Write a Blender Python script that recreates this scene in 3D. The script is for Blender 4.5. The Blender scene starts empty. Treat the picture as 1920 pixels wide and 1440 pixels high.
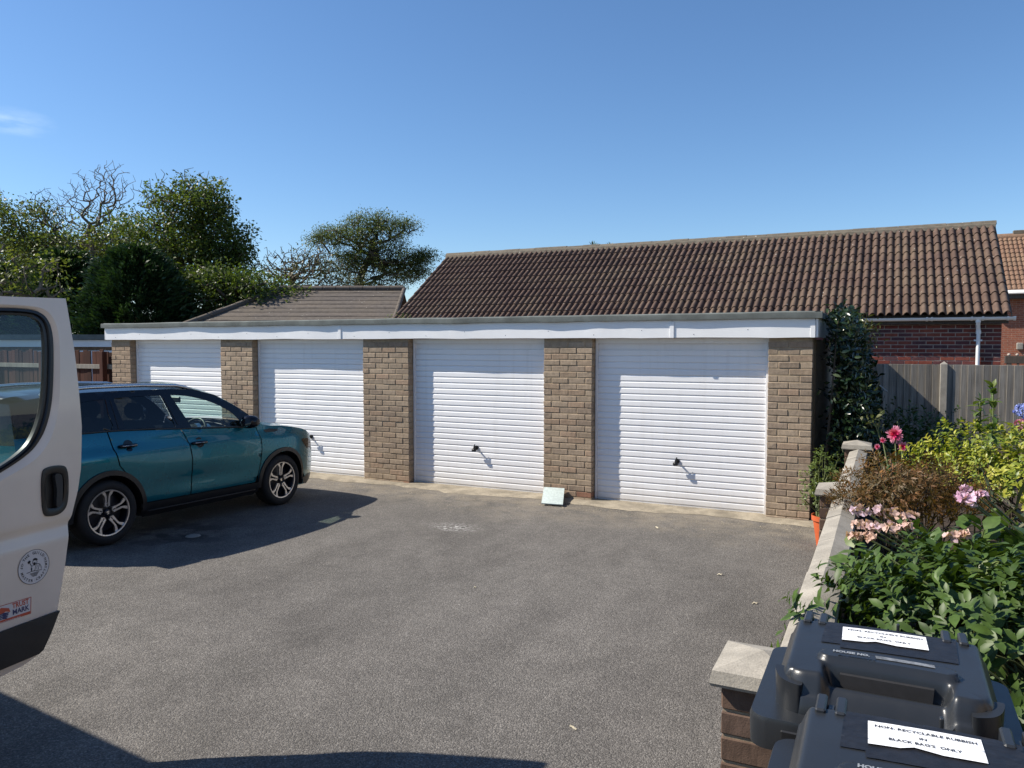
import bpy, math, random
import numpy as np
from mathutils import Vector, Matrix, noise
from mathutils.geometry import delaunay_2d_cdt

R = math.radians
rng = np.random.default_rng(7)
random.seed(7)
scene = bpy.context.scene
COL = scene.collection

# ------------------------------------------------------------------ camera, sky, sun, exposure
cam_d = bpy.data.cameras.new('camera'); cam = bpy.data.objects.new('camera', cam_d); COL.objects.link(cam)
cam.location = (0, 0, 1.95)
cam.rotation_euler = (R(90) - math.atan(75 / 1442), 0, R(26))
cam_d.sensor_width = 36.0; cam_d.lens = 36.0 * 1442 / 1920
cam_d.clip_start = 0.05; cam_d.clip_end = 3000
scene.camera = cam

SUN_EL = math.atan(1 / 1.07)
SUN_PLAN = Vector((1.0, 0.38, 0)).normalized()          # the way the light travels over the ground
TO_SUN = Vector((-SUN_PLAN.x * math.cos(SUN_EL), -SUN_PLAN.y * math.cos(SUN_EL), math.sin(SUN_EL)))
world = bpy.data.worlds.new('World'); scene.world = world; world.use_nodes = True
wn = world.node_tree; wn.nodes.clear()
wo = wn.nodes.new('ShaderNodeOutputWorld'); wb = wn.nodes.new('ShaderNodeBackground')
sky = wn.nodes.new('ShaderNodeTexSky'); sky.sky_type = 'NISHITA'; sky.sun_disc = False
sky.sun_elevation = SUN_EL; sky.sun_rotation = math.atan2(TO_SUN.x, TO_SUN.y)
sky.air_density = 1.0; sky.dust_density = 0.2; sky.ozone_density = 6.0; sky.altitude = 0
wb.inputs['Strength'].default_value = 0.100
hs = wn.nodes.new('ShaderNodeHueSaturation'); hs.inputs['Saturation'].default_value = 1.06
wn.links.new(sky.outputs[0], hs.inputs['Color'])
# a wisp of high cloud low in the west
tc = wn.nodes.new('ShaderNodeTexCoord'); CLOUD = Vector((-0.8303, 0.5064, 0.2327)).normalized()
def wmath(op, a, b=None):
    m = wn.nodes.new('ShaderNodeMath'); m.operation = op
    for i, v in enumerate((a, b)):
        if v is None: continue
        if hasattr(v, 'node'): wn.links.new(v, m.inputs[i])
        else: m.inputs[i].default_value = v
    return m.outputs[0]
def wdot(v):
    d = wn.nodes.new('ShaderNodeVectorMath'); d.operation = 'DOT_PRODUCT'; wn.links.new(tc.outputs['Generated'], d.inputs[0]); d.inputs[1].default_value = v; return d.outputs['Value']
cu_ = Vector((-CLOUD.y, CLOUD.x, 0)).normalized(); cv_ = CLOUD.cross(cu_)
ea = wmath('MULTIPLY', wdot(cu_), 22.0); eb = wmath('MULTIPLY', wdot(cv_), 60.0)
rr_ = wmath('SQRT', wmath('ADD', wmath('MULTIPLY', ea, ea), wmath('MULTIPLY', eb, eb)))
cn = wn.nodes.new('ShaderNodeTexNoise'); cn.inputs['Scale'].default_value = 1.0; cn.inputs['Detail'].default_value = 6
cm = wn.nodes.new('ShaderNodeMapping'); cm.inputs['Scale'].default_value = (30, 30, 120); wn.links.new(tc.outputs['Generated'], cm.inputs[0]); wn.links.new(cm.outputs[0], cn.inputs['Vector'])
front = wmath('GREATER_THAN', wdot(CLOUD), 0.0)
cf = wmath('MULTIPLY', wmath('MULTIPLY', wmath('MAXIMUM', wmath('SUBTRACT', 1.0, rr_), 0.0), front), wmath('MAXIMUM', wmath('MULTIPLY', wmath('SUBTRACT', cn.outputs[0], .36), 2.4), 0.0))
cmix = wn.nodes.new('ShaderNodeMix'); cmix.data_type = 'RGBA'; wn.links.new(cf, cmix.inputs[0]); wn.links.new(hs.outputs[0], cmix.inputs[6]); cmix.inputs[7].default_value = (4.0, 5.5, 7.5, 1)
wn.links.new(cmix.outputs[2], wb.inputs['Color']); wn.links.new(wb.outputs[0], wo.inputs['Surface'])
sun_d = bpy.data.lights.new('sun', 'SUN'); sun_d.energy = 5.0; sun_d.angle = R(0.5); sun_d.color = (1.0, 0.93, 0.82)
sun = bpy.data.objects.new('sun', sun_d); COL.objects.link(sun)
sun.rotation_euler = (-TO_SUN).to_track_quat('-Z', 'Y').to_euler()
vs = scene.view_settings
scene.display_settings.display_device = 'sRGB'
vs.view_transform = 'Standard'; vs.look = 'None'; vs.gamma = 1.0; vs.exposure = 0.6
scene.render.engine = 'CYCLES'
scene.cycles.use_denoising = True
scene.cycles.max_bounces = 8; scene.cycles.transparent_max_bounces = 16
scene.cycles.caustics_reflective = False; scene.cycles.caustics_refractive = False

# ------------------------------------------------------------------ helpers
WL = {}
def wloc(o): return WL.get(o.name, Vector((0, 0, 0)))
def attach(o, parent, loc):
    loc = Vector(loc); o.location = loc; WL[o.name] = loc
    if parent is not None:
        o.parent = parent; o.matrix_parent_inverse = Matrix.Translation(-wloc(parent))
def tag(o, label=None, cat=None, group=None, kind=None):
    if label: o['label'] = label
    if cat: o['category'] = cat
    if group: o['group'] = group
    if kind: o['kind'] = kind
    return o
def thing(name, loc, label, cat, group=None):
    o = bpy.data.objects.new(name, None); COL.objects.link(o); o.empty_display_size = .1
    attach(o, None, loc); return tag(o, label, cat, group)
def mk_mesh(name, V, F, smooth=False, sharp=None):
    me = bpy.data.meshes.new(name)
    if isinstance(F, np.ndarray):
        V = np.asarray(V, np.float32); m, k = F.shape
        me.vertices.add(len(V)); me.vertices.foreach_set('co', V.ravel())
        me.loops.add(m * k); me.loops.foreach_set('vertex_index', F.astype(np.int32).ravel())
        me.polygons.add(m); me.polygons.foreach_set('loop_start', np.arange(0, m * k, k, dtype=np.int32))
        me.polygons.foreach_set('loop_total', np.full(m, k, np.int32))
        me.update(calc_edges=True)
    else:
        me.from_pydata([tuple(v) for v in V], [], F); me.update()
    if smooth:
        me.polygons.foreach_set('use_smooth', [True] * len(me.polygons))
        if sharp: me.set_sharp_from_angle(angle=R(sharp))
    return me
def obj(name, me, mat=None, parent=None, loc=(0, 0, 0), rot=None):
    if mat is not None and len(me.materials) == 0: me.materials.append(mat)
    o = bpy.data.objects.new(name, me); COL.objects.link(o); attach(o, parent, loc)
    if rot is not None: o.rotation_euler = rot
    return o
def add(name, VF, mat, parent=None, loc=(0, 0, 0), smooth=False, sharp=None, rot=None):
    return obj(name, mk_mesh(name, VF[0], VF[1], smooth, sharp), mat, parent, loc, rot)
def join(*vfs):
    V, F = [], []
    for v, f in vfs:
        n = len(V); V += [tuple(p) for p in v]; F += [tuple(i + n for i in q) for q in f]
    return V, F
def box(x0, x1, y0, y1, z0, z1):
    V = [(x, y, z) for z in (z0, z1) for y in (y0, y1) for x in (x0, x1)]
    return V, [(0, 2, 3, 1), (4, 5, 7, 6), (0, 1, 5, 4), (2, 6, 7, 3), (0, 4, 6, 2), (1, 3, 7, 5)]
def cbox(x0, x1, y0, y1, z0, z1, c=.004, jit=0.0):
    """box with chamfered edges: 24 vertices, 26 faces"""
    lo = (x0, y0, z0); hi = (x1, y1, z1); V = []; idx = {}
    for sx in (0, 1):
        for sy in (0, 1):
            for sz in (0, 1):
                s = (sx, sy, sz)
                for ax in range(3):
                    p = []
                    for i in range(3):
                        b = hi[i] if s[i] else lo[i]
                        if i != ax: b += -c if s[i] else c
                        p.append(b + (random.uniform(-jit, jit) if jit else 0))
                    idx[s + (ax,)] = len(V); V.append(tuple(p))
    F = []
    for ax in range(3):
        o1, o2 = [i for i in range(3) if i != ax]
        for sd in (0, 1):
            q = []
            for a, b in ((0, 0), (1, 0), (1, 1), (0, 1)):
                s = [0, 0, 0]; s[ax] = sd; s[o1] = a; s[o2] = b; q.append(idx[tuple(s) + (ax,)])
            flip = (sd == 0) ^ (ax == 1)
            F.append(tuple(reversed(q)) if flip else tuple(q))
    for ax in range(3):
        o1, o2 = [i for i in range(3) if i != ax]
        for a in (0, 1):
            for b in (0, 1):
                s0 = [0, 0, 0]; s0[o1] = a; s0[o2] = b; s1 = list(s0); s1[ax] = 1
                q = [idx[tuple(s0) + (o1,)], idx[tuple(s1) + (o1,)], idx[tuple(s1) + (o2,)], idx[tuple(s0) + (o2,)]]
                flip = (a ^ b) ^ (ax == 1)
                F.append(tuple(q) if flip else tuple(reversed(q)))
    for sx in (0, 1):
        for sy in (0, 1):
            for sz in (0, 1):
                q = [idx[(sx, sy, sz, 0)], idx[(sx, sy, sz, 1)], idx[(sx, sy, sz, 2)]]
                F.append(tuple(q) if (sx + sy + sz) % 2 else tuple(reversed(q)))
    return V, F
def frame_of(d):
    d = Vector(d).normalized(); u = d.orthogonal().normalized(); return u, d.cross(u)
def tube(pts, rad, n=8, cap=True, closed=False):
    """tube along points; rad a number or one per point"""
    P = [Vector(p) for p in pts]; m = len(P)
    if not hasattr(rad, '__len__'): rad = [rad] * m
    V, F = [], []; u = None
    for i in range(m):
        d = (P[(i + 1) % m] - P[i - 1]) if closed else (P[min(i + 1, m - 1)] - P[max(i - 1, 0)])
        d = d.normalized() if d.length > 0 else Vector((0, 0, 1))
        u = d.orthogonal().normalized() if u is None else (u - d * u.dot(d)).normalized()
        w = d.cross(u)
        for j in range(n):
            a = 2 * math.pi * j / n
            V.append(tuple(P[i] + (u * math.cos(a) + w * math.sin(a)) * rad[i]))
    for i in range(m if closed else m - 1):
        for j in range(n):
            a, b = i * n + j, i * n + (j + 1) % n; i2 = ((i + 1) % m) * n
            F.append((a, b, i2 + (j + 1) % n, i2 + j))
    if cap and not closed:
        F.append(tuple(reversed(range(n)))); F.append(tuple(range((m - 1) * n, m * n)))
    return V, F
def lathe(prof, n=32, axis='z', origin=(0, 0, 0)):
    """prof: (radius, height) list turned about an axis"""
    V, F = [], []; m = len(prof); ox, oy, oz = origin
    for j in range(n):
        a = 2 * math.pi * j / n; c, s = math.cos(a), math.sin(a)
        for r, h in prof:
            if axis == 'z': V.append((ox + r * c, oy + r * s, oz + h))
            elif axis == 'x': V.append((ox + h, oy + r * c, oz + r * s))
            else: V.append((ox + r * s, oy + h, oz + r * c))
    for j in range(n):
        k = (j + 1) % n
        for i in range(m - 1):
            F.append((j * m + i, k * m + i, k * m + i + 1, j * m + i + 1))
    return V, F
def loft(rings, close=False):
    V = [tuple(p) for r in rings for p in r]; k = len(rings[0]); F = []
    for i in range(len(rings) - 1):
        for j in range(k if close else k - 1):
            j2 = (j + 1) % k
            F.append((i * k + j, i * k + j2, (i + 1) * k + j2, (i + 1) * k + j))
    return V, F
def in_poly(P, poly):
    x, y = P[:, 0], P[:, 1]; ins = np.zeros(len(P), bool); n = len(poly)
    for i in range(n):
        x0, y0 = poly[i]; x1, y1 = poly[(i + 1) % n]
        if y0 == y1: continue
        c = ((y0 > y) != (y1 > y)) & (x < (x1 - x0) * (y - y0) / (y1 - y0) + x0)
        ins ^= c
    return ins
def densify(loop, sp):
    out = []
    for i in range(len(loop)):
        a = np.array(loop[i], float); b = np.array(loop[(i + 1) % len(loop)], float)
        k = max(1, int(np.ceil(np.linalg.norm(b - a) / sp)))
        for t in range(k): out.append(tuple(a + (b - a) * t / k))
    return out
def spline(pts, per=6, closed=False):
    """Catmull-Rom through 2-D or 3-D points"""
    P = [np.array(p, float) for p in pts]; n = len(P); out = []
    rngi = range(n if closed else n - 1)
    for i in rngi:
        p0 = P[(i - 1) % n] if closed or i > 0 else 2 * P[0] - P[1]
        p1 = P[i]; p2 = P[(i + 1) % n]
        p3 = P[(i + 2) % n] if closed or i + 2 < n else 2 * P[-1] - P[-2]
        for k in range(per):
            t = k / per
            out.append(tuple(.5 * (2 * p1 + (p2 - p0) * t + (2 * p0 - 5 * p1 + 4 * p2 - p3) * t * t + (3 * p1 - p0 - 3 * p2 + p3) * t ** 3)))
    if not closed: out.append(tuple(P[-1]))
    return out
def panel(outline, holes, fn, sp=.06, fn2=None):
    """sheet cut to an outline with holes, carried onto a curved surface by fn(a,b); fn2 gives the back face"""
    loops = [densify(outline, sp)] + [densify(h, sp) for h in holes]
    pts, edges = [], []
    for L in loops:
        b = len(pts); pts += L; edges += [(b + i, b + (i + 1) % len(L)) for i in range(len(L))]
    A = np.array(loops[0]); lo, hi = A.min(0), A.max(0)
    gx, gy = np.meshgrid(np.arange(lo[0] + sp / 2, hi[0], sp), np.arange(lo[1] + sp / 2, hi[1], sp))
    G = np.stack([gx.ravel(), gy.ravel()], 1)
    if len(G):
        ok = in_poly(G, loops[0])
        for h in loops[1:]: ok &= ~in_poly(G, h)
        G = G[ok]
        if len(G):
            B = np.array(pts); d = np.min(((G[:, None, :] - B[None]) ** 2).sum(2), 1); G = G[d > (sp * .45) ** 2]
            pts += [tuple(p) for p in G]
    v, e, f, *_ = delaunay_2d_cdt([Vector(p) for p in pts], edges, [], 0, 1e-6)
    cen = np.array([np.mean([v[i] for i in q], 0) for q in f])
    ok = in_poly(cen, loops[0])
    for h in loops[1:]: ok &= ~in_poly(cen, h)
    F = [tuple(q) for q, k in zip(f, ok) if k]
    V = [tuple(fn(p[0], p[1])) for p in v]
    if fn2 is not None:
        n = len(V); V2 = [tuple(fn2(p[0], p[1])) for p in v]
        cnt = {}
        for q in F:
            for i in range(len(q)):
                a, b = q[i], q[(i + 1) % len(q)]; cnt[(a, b)] = cnt.get((a, b), 0) + 1
        rim = [(a, b) for (a, b) in cnt if (b, a) not in cnt]
        F2 = [tuple(i + n for i in reversed(q)) for q in F]
        F = F + F2 + [(b, a, a + n, b + n) for a, b in rim]; V = V + V2
    return V, F
def prism(loop, fn0, fn1, sp=1.0):
    return panel(loop, [], fn0, sp, fn1)
def text_vf(s, size, bold=.0, align='CENTER'):
    cu = bpy.data.curves.new('lettering', 'FONT'); cu.body = s; cu.size = size; cu.offset = bold * size
    cu.align_x = align; cu.align_y = 'CENTER'; cu.resolution_u = 2; cu.fill_mode = 'FRONT'
    o = bpy.data.objects.new('lettering_source', cu); me = o.to_mesh()
    V = [tuple(v.co) for v in me.vertices]; F = [tuple(p.vertices) for p in me.polygons]
    o.to_mesh_clear(); bpy.data.objects.remove(o); bpy.data.curves.remove(cu)
    return V, F
def mapv(VF, fn): return [tuple(fn(*p)) for p in VF[0]], VF[1]

F_PX = 1442.0
CYAW = R(26); CP = math.atan(75 / 1442)
_D = np.array([-math.sin(CYAW) * math.cos(CP), math.cos(CYAW) * math.cos(CP), -math.sin(CP)])
_R = np.array([math.cos(CYAW), math.sin(CYAW), 0]); _U = np.cross(_R, _D); _C = np.array([0, 0, 1.95])
def sight(x, y, v):
    """surveyed place: bearing read off the photograph, distance v metres"""
    return _C + v * (_D + _R * (x - 960) / F_PX + _U * (720 - y) / F_PX)

def ground_z(y):
    t = min(max(7.6 - y, 0.0), 6.6)
    return .025 * (t * t / (t + .35) if t > 0 else 0)

# ------------------------------------------------------------------ materials
MATS = {}
def new_mat(name):
    m = bpy.data.materials.new(name); m.use_nodes = True; nt = m.node_tree; nt.nodes.clear()
    out = nt.nodes.new('ShaderNodeOutputMaterial'); p = nt.nodes.new('ShaderNodeBsdfPrincipled')
    nt.links.new(p.outputs[0], out.inputs['Surface']); MATS[name] = m
    return m, nt, p, out
def nd(nt, kind, **kw):
    n = nt.nodes.new(kind)
    for k, v in kw.items():
        if k in n.inputs: n.inputs[k].default_value = v
        else: setattr(n, k, v)
    return n
def ramp(nt, fac, stops, interp='LINEAR'):
    r = nt.nodes.new('ShaderNodeValToRGB'); r.color_ramp.interpolation = interp
    el = r.color_ramp.elements
    while len(el) < len(stops): el.new(.5)
    for e, (pos, c) in zip(el, stops):
        e.position = pos; e.color = (c[0], c[1], c[2], 1) if hasattr(c, '__len__') else (c, c, c, 1)
    nt.links.new(fac, r.inputs[0]); return r.outputs[0]
def coords(nt, kind='Object', scale=None):
    t = nt.nodes.new('ShaderNodeTexCoord'); o = t.outputs[kind]
    if scale is not None:
        mp = nt.nodes.new('ShaderNodeMapping'); mp.inputs['Scale'].default_value = scale if hasattr(scale, '__len__') else (scale,) * 3
        nt.links.new(o, mp.inputs[0]); o = mp.outputs[0]
    return o
def wpos(nt, scale=None):
    g = nt.nodes.new('ShaderNodeNewGeometry'); o = g.outputs['Position']
    if scale is not None:
        mp = nt.nodes.new('ShaderNodeMapping'); mp.inputs['Scale'].default_value = scale if hasattr(scale, '__len__') else (scale,) * 3
        nt.links.new(o, mp.inputs[0]); o = mp.outputs[0]
    return o
def noise_n(nt, vec, scale, detail=4, rough=.55, out=0):
    n = nd(nt, 'ShaderNodeTexNoise'); n.inputs['Scale'].default_value = scale; n.inputs['Detail'].default_value = detail; n.inputs['Roughness'].default_value = rough
    nt.links.new(vec, n.inputs['Vector']); return n.outputs[out]
def mixc(nt, fac, a, b, mode='MIX'):
    m = nt.nodes.new('ShaderNodeMix'); m.data_type = 'RGBA'; m.blend_type = mode
    for sock, v in ((m.inputs[0], fac), (m.inputs[6], a), (m.inputs[7], b)):
        if hasattr(v, 'is_linked') or hasattr(v, 'node'): nt.links.new(v, sock)
        elif hasattr(v, '__len__'): sock.default_value = (v[0], v[1], v[2], 1)
        else: sock.default_value = v
    return m.outputs[2]
def math_n(nt, op, a, b=None, c=None):
    m = nt.nodes.new('ShaderNodeMath'); m.operation = op
    for i, v in enumerate((a, b, c)):
        if v is None: continue
        if hasattr(v, 'node'): nt.links.new(v, m.inputs[i])
        else: m.inputs[i].default_value = v
    return m.outputs[0]
def bump(nt, p, h, strength=.4, dist=.01):
    b = nt.nodes.new('ShaderNodeBump'); b.inputs['Strength'].default_value = strength; b.inputs['Distance'].default_value = dist
    nt.links.new(h, b.inputs['Height']); nt.links.new(b.outputs[0], p.inputs['Normal']); return b
def simple(name, col, rough=.5, metal=0, var=.12, nscale=6, bmp=0, bscale=80, coat=0, spec=.5, rand=0, coatr=.03):
    """plain stuff with uneven colour and gloss so that it does not look like plastic"""
    m, nt, p, out = new_mat(name); w = wpos(nt)
    n1 = noise_n(nt, w, nscale, 5)
    lo = tuple(c * (1 - var) for c in col); hi = tuple(min(1, c * (1 + var)) for c in col)
    c = ramp(nt, n1, [(.3, lo), (.7, hi)])
    if rand:
        oi = nt.nodes.new('ShaderNodeObjectInfo')
        f = ramp(nt, oi.outputs['Random'], [(0, 1 - rand), (1, 1 + rand)])
        c = mixc(nt, 1.0, c, f, 'MULTIPLY')
    nt.links.new(c, p.inputs['Base Color'])
    r = math_n(nt, 'MULTIPLY_ADD', noise_n(nt, w, nscale * 3.1, 3), .16, rough - .08)
    nt.links.new(r, p.inputs['Roughness']); p.inputs['Metallic'].default_value = metal
    p.inputs['Coat Weight'].default_value = coat; p.inputs['Coat Roughness'].default_value = coatr
    p.inputs['Specular IOR Level'].default_value = spec
    if bmp: bump(nt, p, noise_n(nt, w, bscale, 3), bmp, .004)
    return m
def glass_mat(name, tint, gloss=1.0):
    """thin pane: tinted see-through with a mirror at grazing angles"""
    m, nt, p, out = new_mat(name); nt.nodes.remove(p)
    tr = nd(nt, 'ShaderNodeBsdfTransparent'); tr.inputs[0].default_value = (*tint, 1)
    gl = nd(nt, 'ShaderNodeBsdfGlossy'); gl.inputs['Roughness'].default_value = .01; gl.inputs[0].default_value = (gloss, gloss, gloss, 1)
    fr = nd(nt, 'ShaderNodeFresnel'); gm = nd(nt, 'ShaderNodeNewGeometry'); nt.links.new(math_n(nt, 'MULTIPLY_ADD', gm.outputs['Backfacing'], 1 / 1.5 - 1.5, 1.5), fr.inputs[0])
    mx = nt.nodes.new('ShaderNodeMixShader')
    nt.links.new(fr.outputs[0], mx.inputs[0]); nt.links.new(tr.outputs[0], mx.inputs[1]); nt.links.new(gl.outputs[0], mx.inputs[2])
    nt.links.new(mx.outputs[0], out.inputs['Surface']); return m
def leaf_mat(name, stops, trans=.3, rough=.45, spec=.4):
    m, nt, p, out = new_mat(name)
    at = nt.nodes.new('ShaderNodeAttribute'); at.attribute_name = 'tint'
    c = ramp(nt, at.outputs['Fac'], stops)
    n1 = noise_n(nt, wpos(nt), 40, 2)
    c = mixc(nt, 1.0, c, ramp(nt, n1, [(.3, .8), (.7, 1.2)]), 'MULTIPLY')
    nt.links.new(c, p.inputs['Base Color']); p.inputs['Roughness'].default_value = rough; p.inputs['Specular IOR Level'].default_value = spec
    tl = nd(nt, 'ShaderNodeBsdfTranslucent')
    nt.links.new(mixc(nt, 1.0, c, (1.25, 1.3, .55), 'MULTIPLY'), tl.inputs[0])
    mx = nt.nodes.new('ShaderNodeMixShader'); mx.inputs[0].default_value = trans
    nt.links.new(p.outputs[0], mx.inputs[1]); nt.links.new(tl.outputs[0], mx.inputs[2]); nt.links.new(mx.outputs[0], out.inputs['Surface'])
    return m
def brick_mat(name, cols, mottle=.35, scale=30, rough=.9, bmp=.5):
    """one fired brick: its own tone per brick plus drag marks and dark specks"""
    m, nt, p, out = new_mat(name); oi = nt.nodes.new('ShaderNodeObjectInfo')
    k = len(cols); c = ramp(nt, oi.outputs['Random'], [(i / max(1, k - 1), cc) for i, cc in enumerate(cols)])
    w = wpos(nt); ws = wpos(nt, (1, 1, .45))
    n1 = noise_n(nt, ws, scale, 6, .65); n2 = noise_n(nt, w, scale * 7, 3)
    f = math_n(nt, 'ADD', math_n(nt, 'MULTIPLY', n1, .7), math_n(nt, 'MULTIPLY', n2, .3))
    c = mixc(nt, 1.0, c, ramp(nt, f, [(.32, 1 - mottle), (.52, 1.0), (.7, 1 + mottle * .7)]), 'MULTIPLY')
    n3 = noise_n(nt, w, 2.2, 4)
    c = mixc(nt, 1.0, c, ramp(nt, n3, [(.35, .86), (.65, 1.1)]), 'MULTIPLY')
    nt.links.new(c, p.inputs['Base Color']); p.inputs['Roughness'].default_value = rough; p.inputs['Specular IOR Level'].default_value = .2
    bump(nt, p, f, bmp, .006); return m
def wood_mat(name, lo, hi, rand=.25, gscale=(60, 60, 2.2)):
    m, nt, p, out = new_mat(name); oi = nt.nodes.new('ShaderNodeObjectInfo')
    w = wpos(nt, gscale); n1 = noise_n(nt, w, 1.0, 6, .6); n2 = noise_n(nt, wpos(nt), 1.6, 4)
    f = math_n(nt, 'ADD', math_n(nt, 'MULTIPLY', n1, .65), math_n(nt, 'MULTIPLY', n2, .35))
    c = ramp(nt, f, [(.32, lo), (.66, hi)])
    c = mixc(nt, 1.0, c, ramp(nt, oi.outputs['Random'], [(0, 1 - rand), (1, 1 + rand)]), 'MULTIPLY')
    nt.links.new(c, p.inputs['Base Color']); p.inputs['Roughness'].default_value = .85; p.inputs['Specular IOR Level'].default_value = .2
    bump(nt, p, n1, .4, .004); return m

def asphalt():
    m, nt, p, out = new_mat('asphalt'); w = wpos(nt)
    vo = nd(nt, 'ShaderNodeTexVoronoi'); vo.inputs['Scale'].default_value = 125; nt.links.new(w, vo.inputs['Vector'])
    vo2 = nd(nt, 'ShaderNodeTexVoronoi'); vo2.inputs['Scale'].default_value = 230; nt.links.new(w, vo2.inputs['Vector'])
    sepc = nt.nodes.new('ShaderNodeSeparateColor'); nt.links.new(vo.outputs['Color'], sepc.inputs[0])
    stone = ramp(nt, sepc.outputs[0], [(0, (.108, .100, .091)), (.5, (.148, .137, .124)), (.85, (.188, .174, .157)), (1, (.25, .232, .21))])
    edge = ramp(nt, vo.outputs['Distance'], [(.25, 1.06), (.75, .70)])
    c = mixc(nt, 1.0, stone, edge, 'MULTIPLY')
    # patches of wear, damp and old repairs
    n1 = noise_n(nt, w, .55, 6, .6); n2 = noise_n(nt, wpos(nt, (1, .5, 1)), 1.7, 5, .6)
    c = mixc(nt, 1.0, c, ramp(nt, n1, [(.3, .86), (.5, 1.0), (.7, 1.12)]), 'MULTIPLY')
    c = mixc(nt, 1.0, c, ramp(nt, n2, [(.30, .82), (.55, 1.05)]), 'MULTIPLY')
    n5 = noise_n(nt, wpos(nt, (.9, .22, 1)), 1.3, 5, .62)                 # tyre-worn lanes running to the doors
    c = mixc(nt, 1.0, c, ramp(nt, n5, [(.36, .90), (.5, 1.0), (.66, 1.05)]), 'MULTIPLY')
    n6 = noise_n(nt, w, 4.5, 5, .7)
    c = mixc(nt, 1.0, c, ramp(nt, n6, [(.36, .90), (.62, 1.06)]), 'MULTIPLY')
    sp = nt.nodes.new('ShaderNodeSeparateXYZ'); nt.links.new(w, sp.inputs[0])
    # blown sand caught along the garage doors
    yy = math_n(nt, 'ADD', sp.outputs['Y'], math_n(nt, 'MULTIPLY', noise_n(nt, w, 1.1, 5, .65), 1.7))
    near = ramp(nt, math_n(nt, 'MULTIPLY_ADD', yy, .5, -4.02), [(.18, 0), (.62, 1)])
    grit = ramp(nt, noise_n(nt, w, 3.2, 6, .7), [(.38, .05), (.6, .85)])
    c = mixc(nt, math_n(nt, 'MULTIPLY', math_n(nt, 'MULTIPLY', near, grit), .5), c, (.33, .28, .21))
    # spilt white powder in the yard
    dx = math_n(nt, 'MULTIPLY', math_n(nt, 'ADD', sp.outputs['X'], 4.08), 2.1); dy = math_n(nt, 'MULTIPLY', math_n(nt, 'ADD', sp.outputs['Y'], -6.98), 3.0)
    d2 = math_n(nt, 'SQRT', math_n(nt, 'ADD', math_n(nt, 'MULTIPLY', dx, dx), math_n(nt, 'MULTIPLY', dy, dy)))
    pw = math_n(nt, 'MULTIPLY', ramp(nt, d2, [(.1, 1), (.75, 0)]), ramp(nt, noise_n(nt, w, 26, 4, .7), [(.5, 0), (.62, 1)]))
    c = mixc(nt, math_n(nt, 'MULTIPLY', pw, .75), c, (.62, .61, .58))
    # small pale crumbs
    vo3 = nd(nt, 'ShaderNodeTexVoronoi'); vo3.inputs['Scale'].default_value = 9; nt.links.new(w, vo3.inputs['Vector'])
    sc3 = nt.nodes.new('ShaderNodeSeparateColor'); nt.links.new(vo3.outputs['Color'], sc3.inputs[0])
    cr = math_n(nt, 'MULTIPLY', math_n(nt, 'LESS_THAN', vo3.outputs['Distance'], .045), math_n(nt, 'GREATER_THAN', sc3.outputs[1], .72))
    c = mixc(nt, math_n(nt, 'MULTIPLY', cr, .7), c, (.5, .47, .42))
    # hairline cracks
    wv = nd(nt, 'ShaderNodeTexVoronoi'); wv.feature = 'DISTANCE_TO_EDGE'; wv.inputs['Scale'].default_value = .33
    wob_ = nt.nodes.new('ShaderNodeVectorMath'); wob_.operation = 'ADD'; nz = nd(nt, 'ShaderNodeTexNoise'); nz.inputs['Scale'].default_value = 2.2; nz.inputs['Detail'].default_value = 5; nt.links.new(w, nz.inputs['Vector'])
    sc_ = nt.nodes.new('ShaderNodeVectorMath'); sc_.operation = 'SCALE'; sc_.inputs['Scale'].default_value = .55; nt.links.new(nz.outputs['Color'], sc_.inputs[0]); nt.links.new(w, wob_.inputs[0]); nt.links.new(sc_.outputs[0], wob_.inputs[1]); nt.links.new(wob_.outputs[0], wv.inputs['Vector'])
    crk = math_n(nt, 'MULTIPLY', math_n(nt, 'LESS_THAN', wv.outputs['Distance'], .0016), ramp(nt, noise_n(nt, w, .8, 3), [(.46, 0), (.56, 1)]))
    c = mixc(nt, math_n(nt, 'MULTIPLY', crk, .12), c, (.03, .028, .026))
    # oil drips where cars stand
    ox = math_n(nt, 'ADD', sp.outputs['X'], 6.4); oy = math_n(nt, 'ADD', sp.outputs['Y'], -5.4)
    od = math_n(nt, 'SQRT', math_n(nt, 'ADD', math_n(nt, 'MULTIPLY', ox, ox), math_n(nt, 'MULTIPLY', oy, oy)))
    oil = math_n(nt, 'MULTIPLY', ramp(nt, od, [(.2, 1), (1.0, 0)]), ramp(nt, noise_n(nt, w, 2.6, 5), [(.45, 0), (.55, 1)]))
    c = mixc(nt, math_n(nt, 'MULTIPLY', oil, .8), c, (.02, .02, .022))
    nt.links.new(c, p.inputs['Base Color'])
    p.inputs['Roughness'].default_value = .9; p.inputs['Specular IOR Level'].default_value = .25
    h = math_n(nt, 'ADD', math_n(nt, 'MULTIPLY', vo.outputs['Distance'], -1.0), math_n(nt, 'MULTIPLY', vo2.outputs['Distance'], -.35))
    bump(nt, p, h, .75, .006); return m
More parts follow.
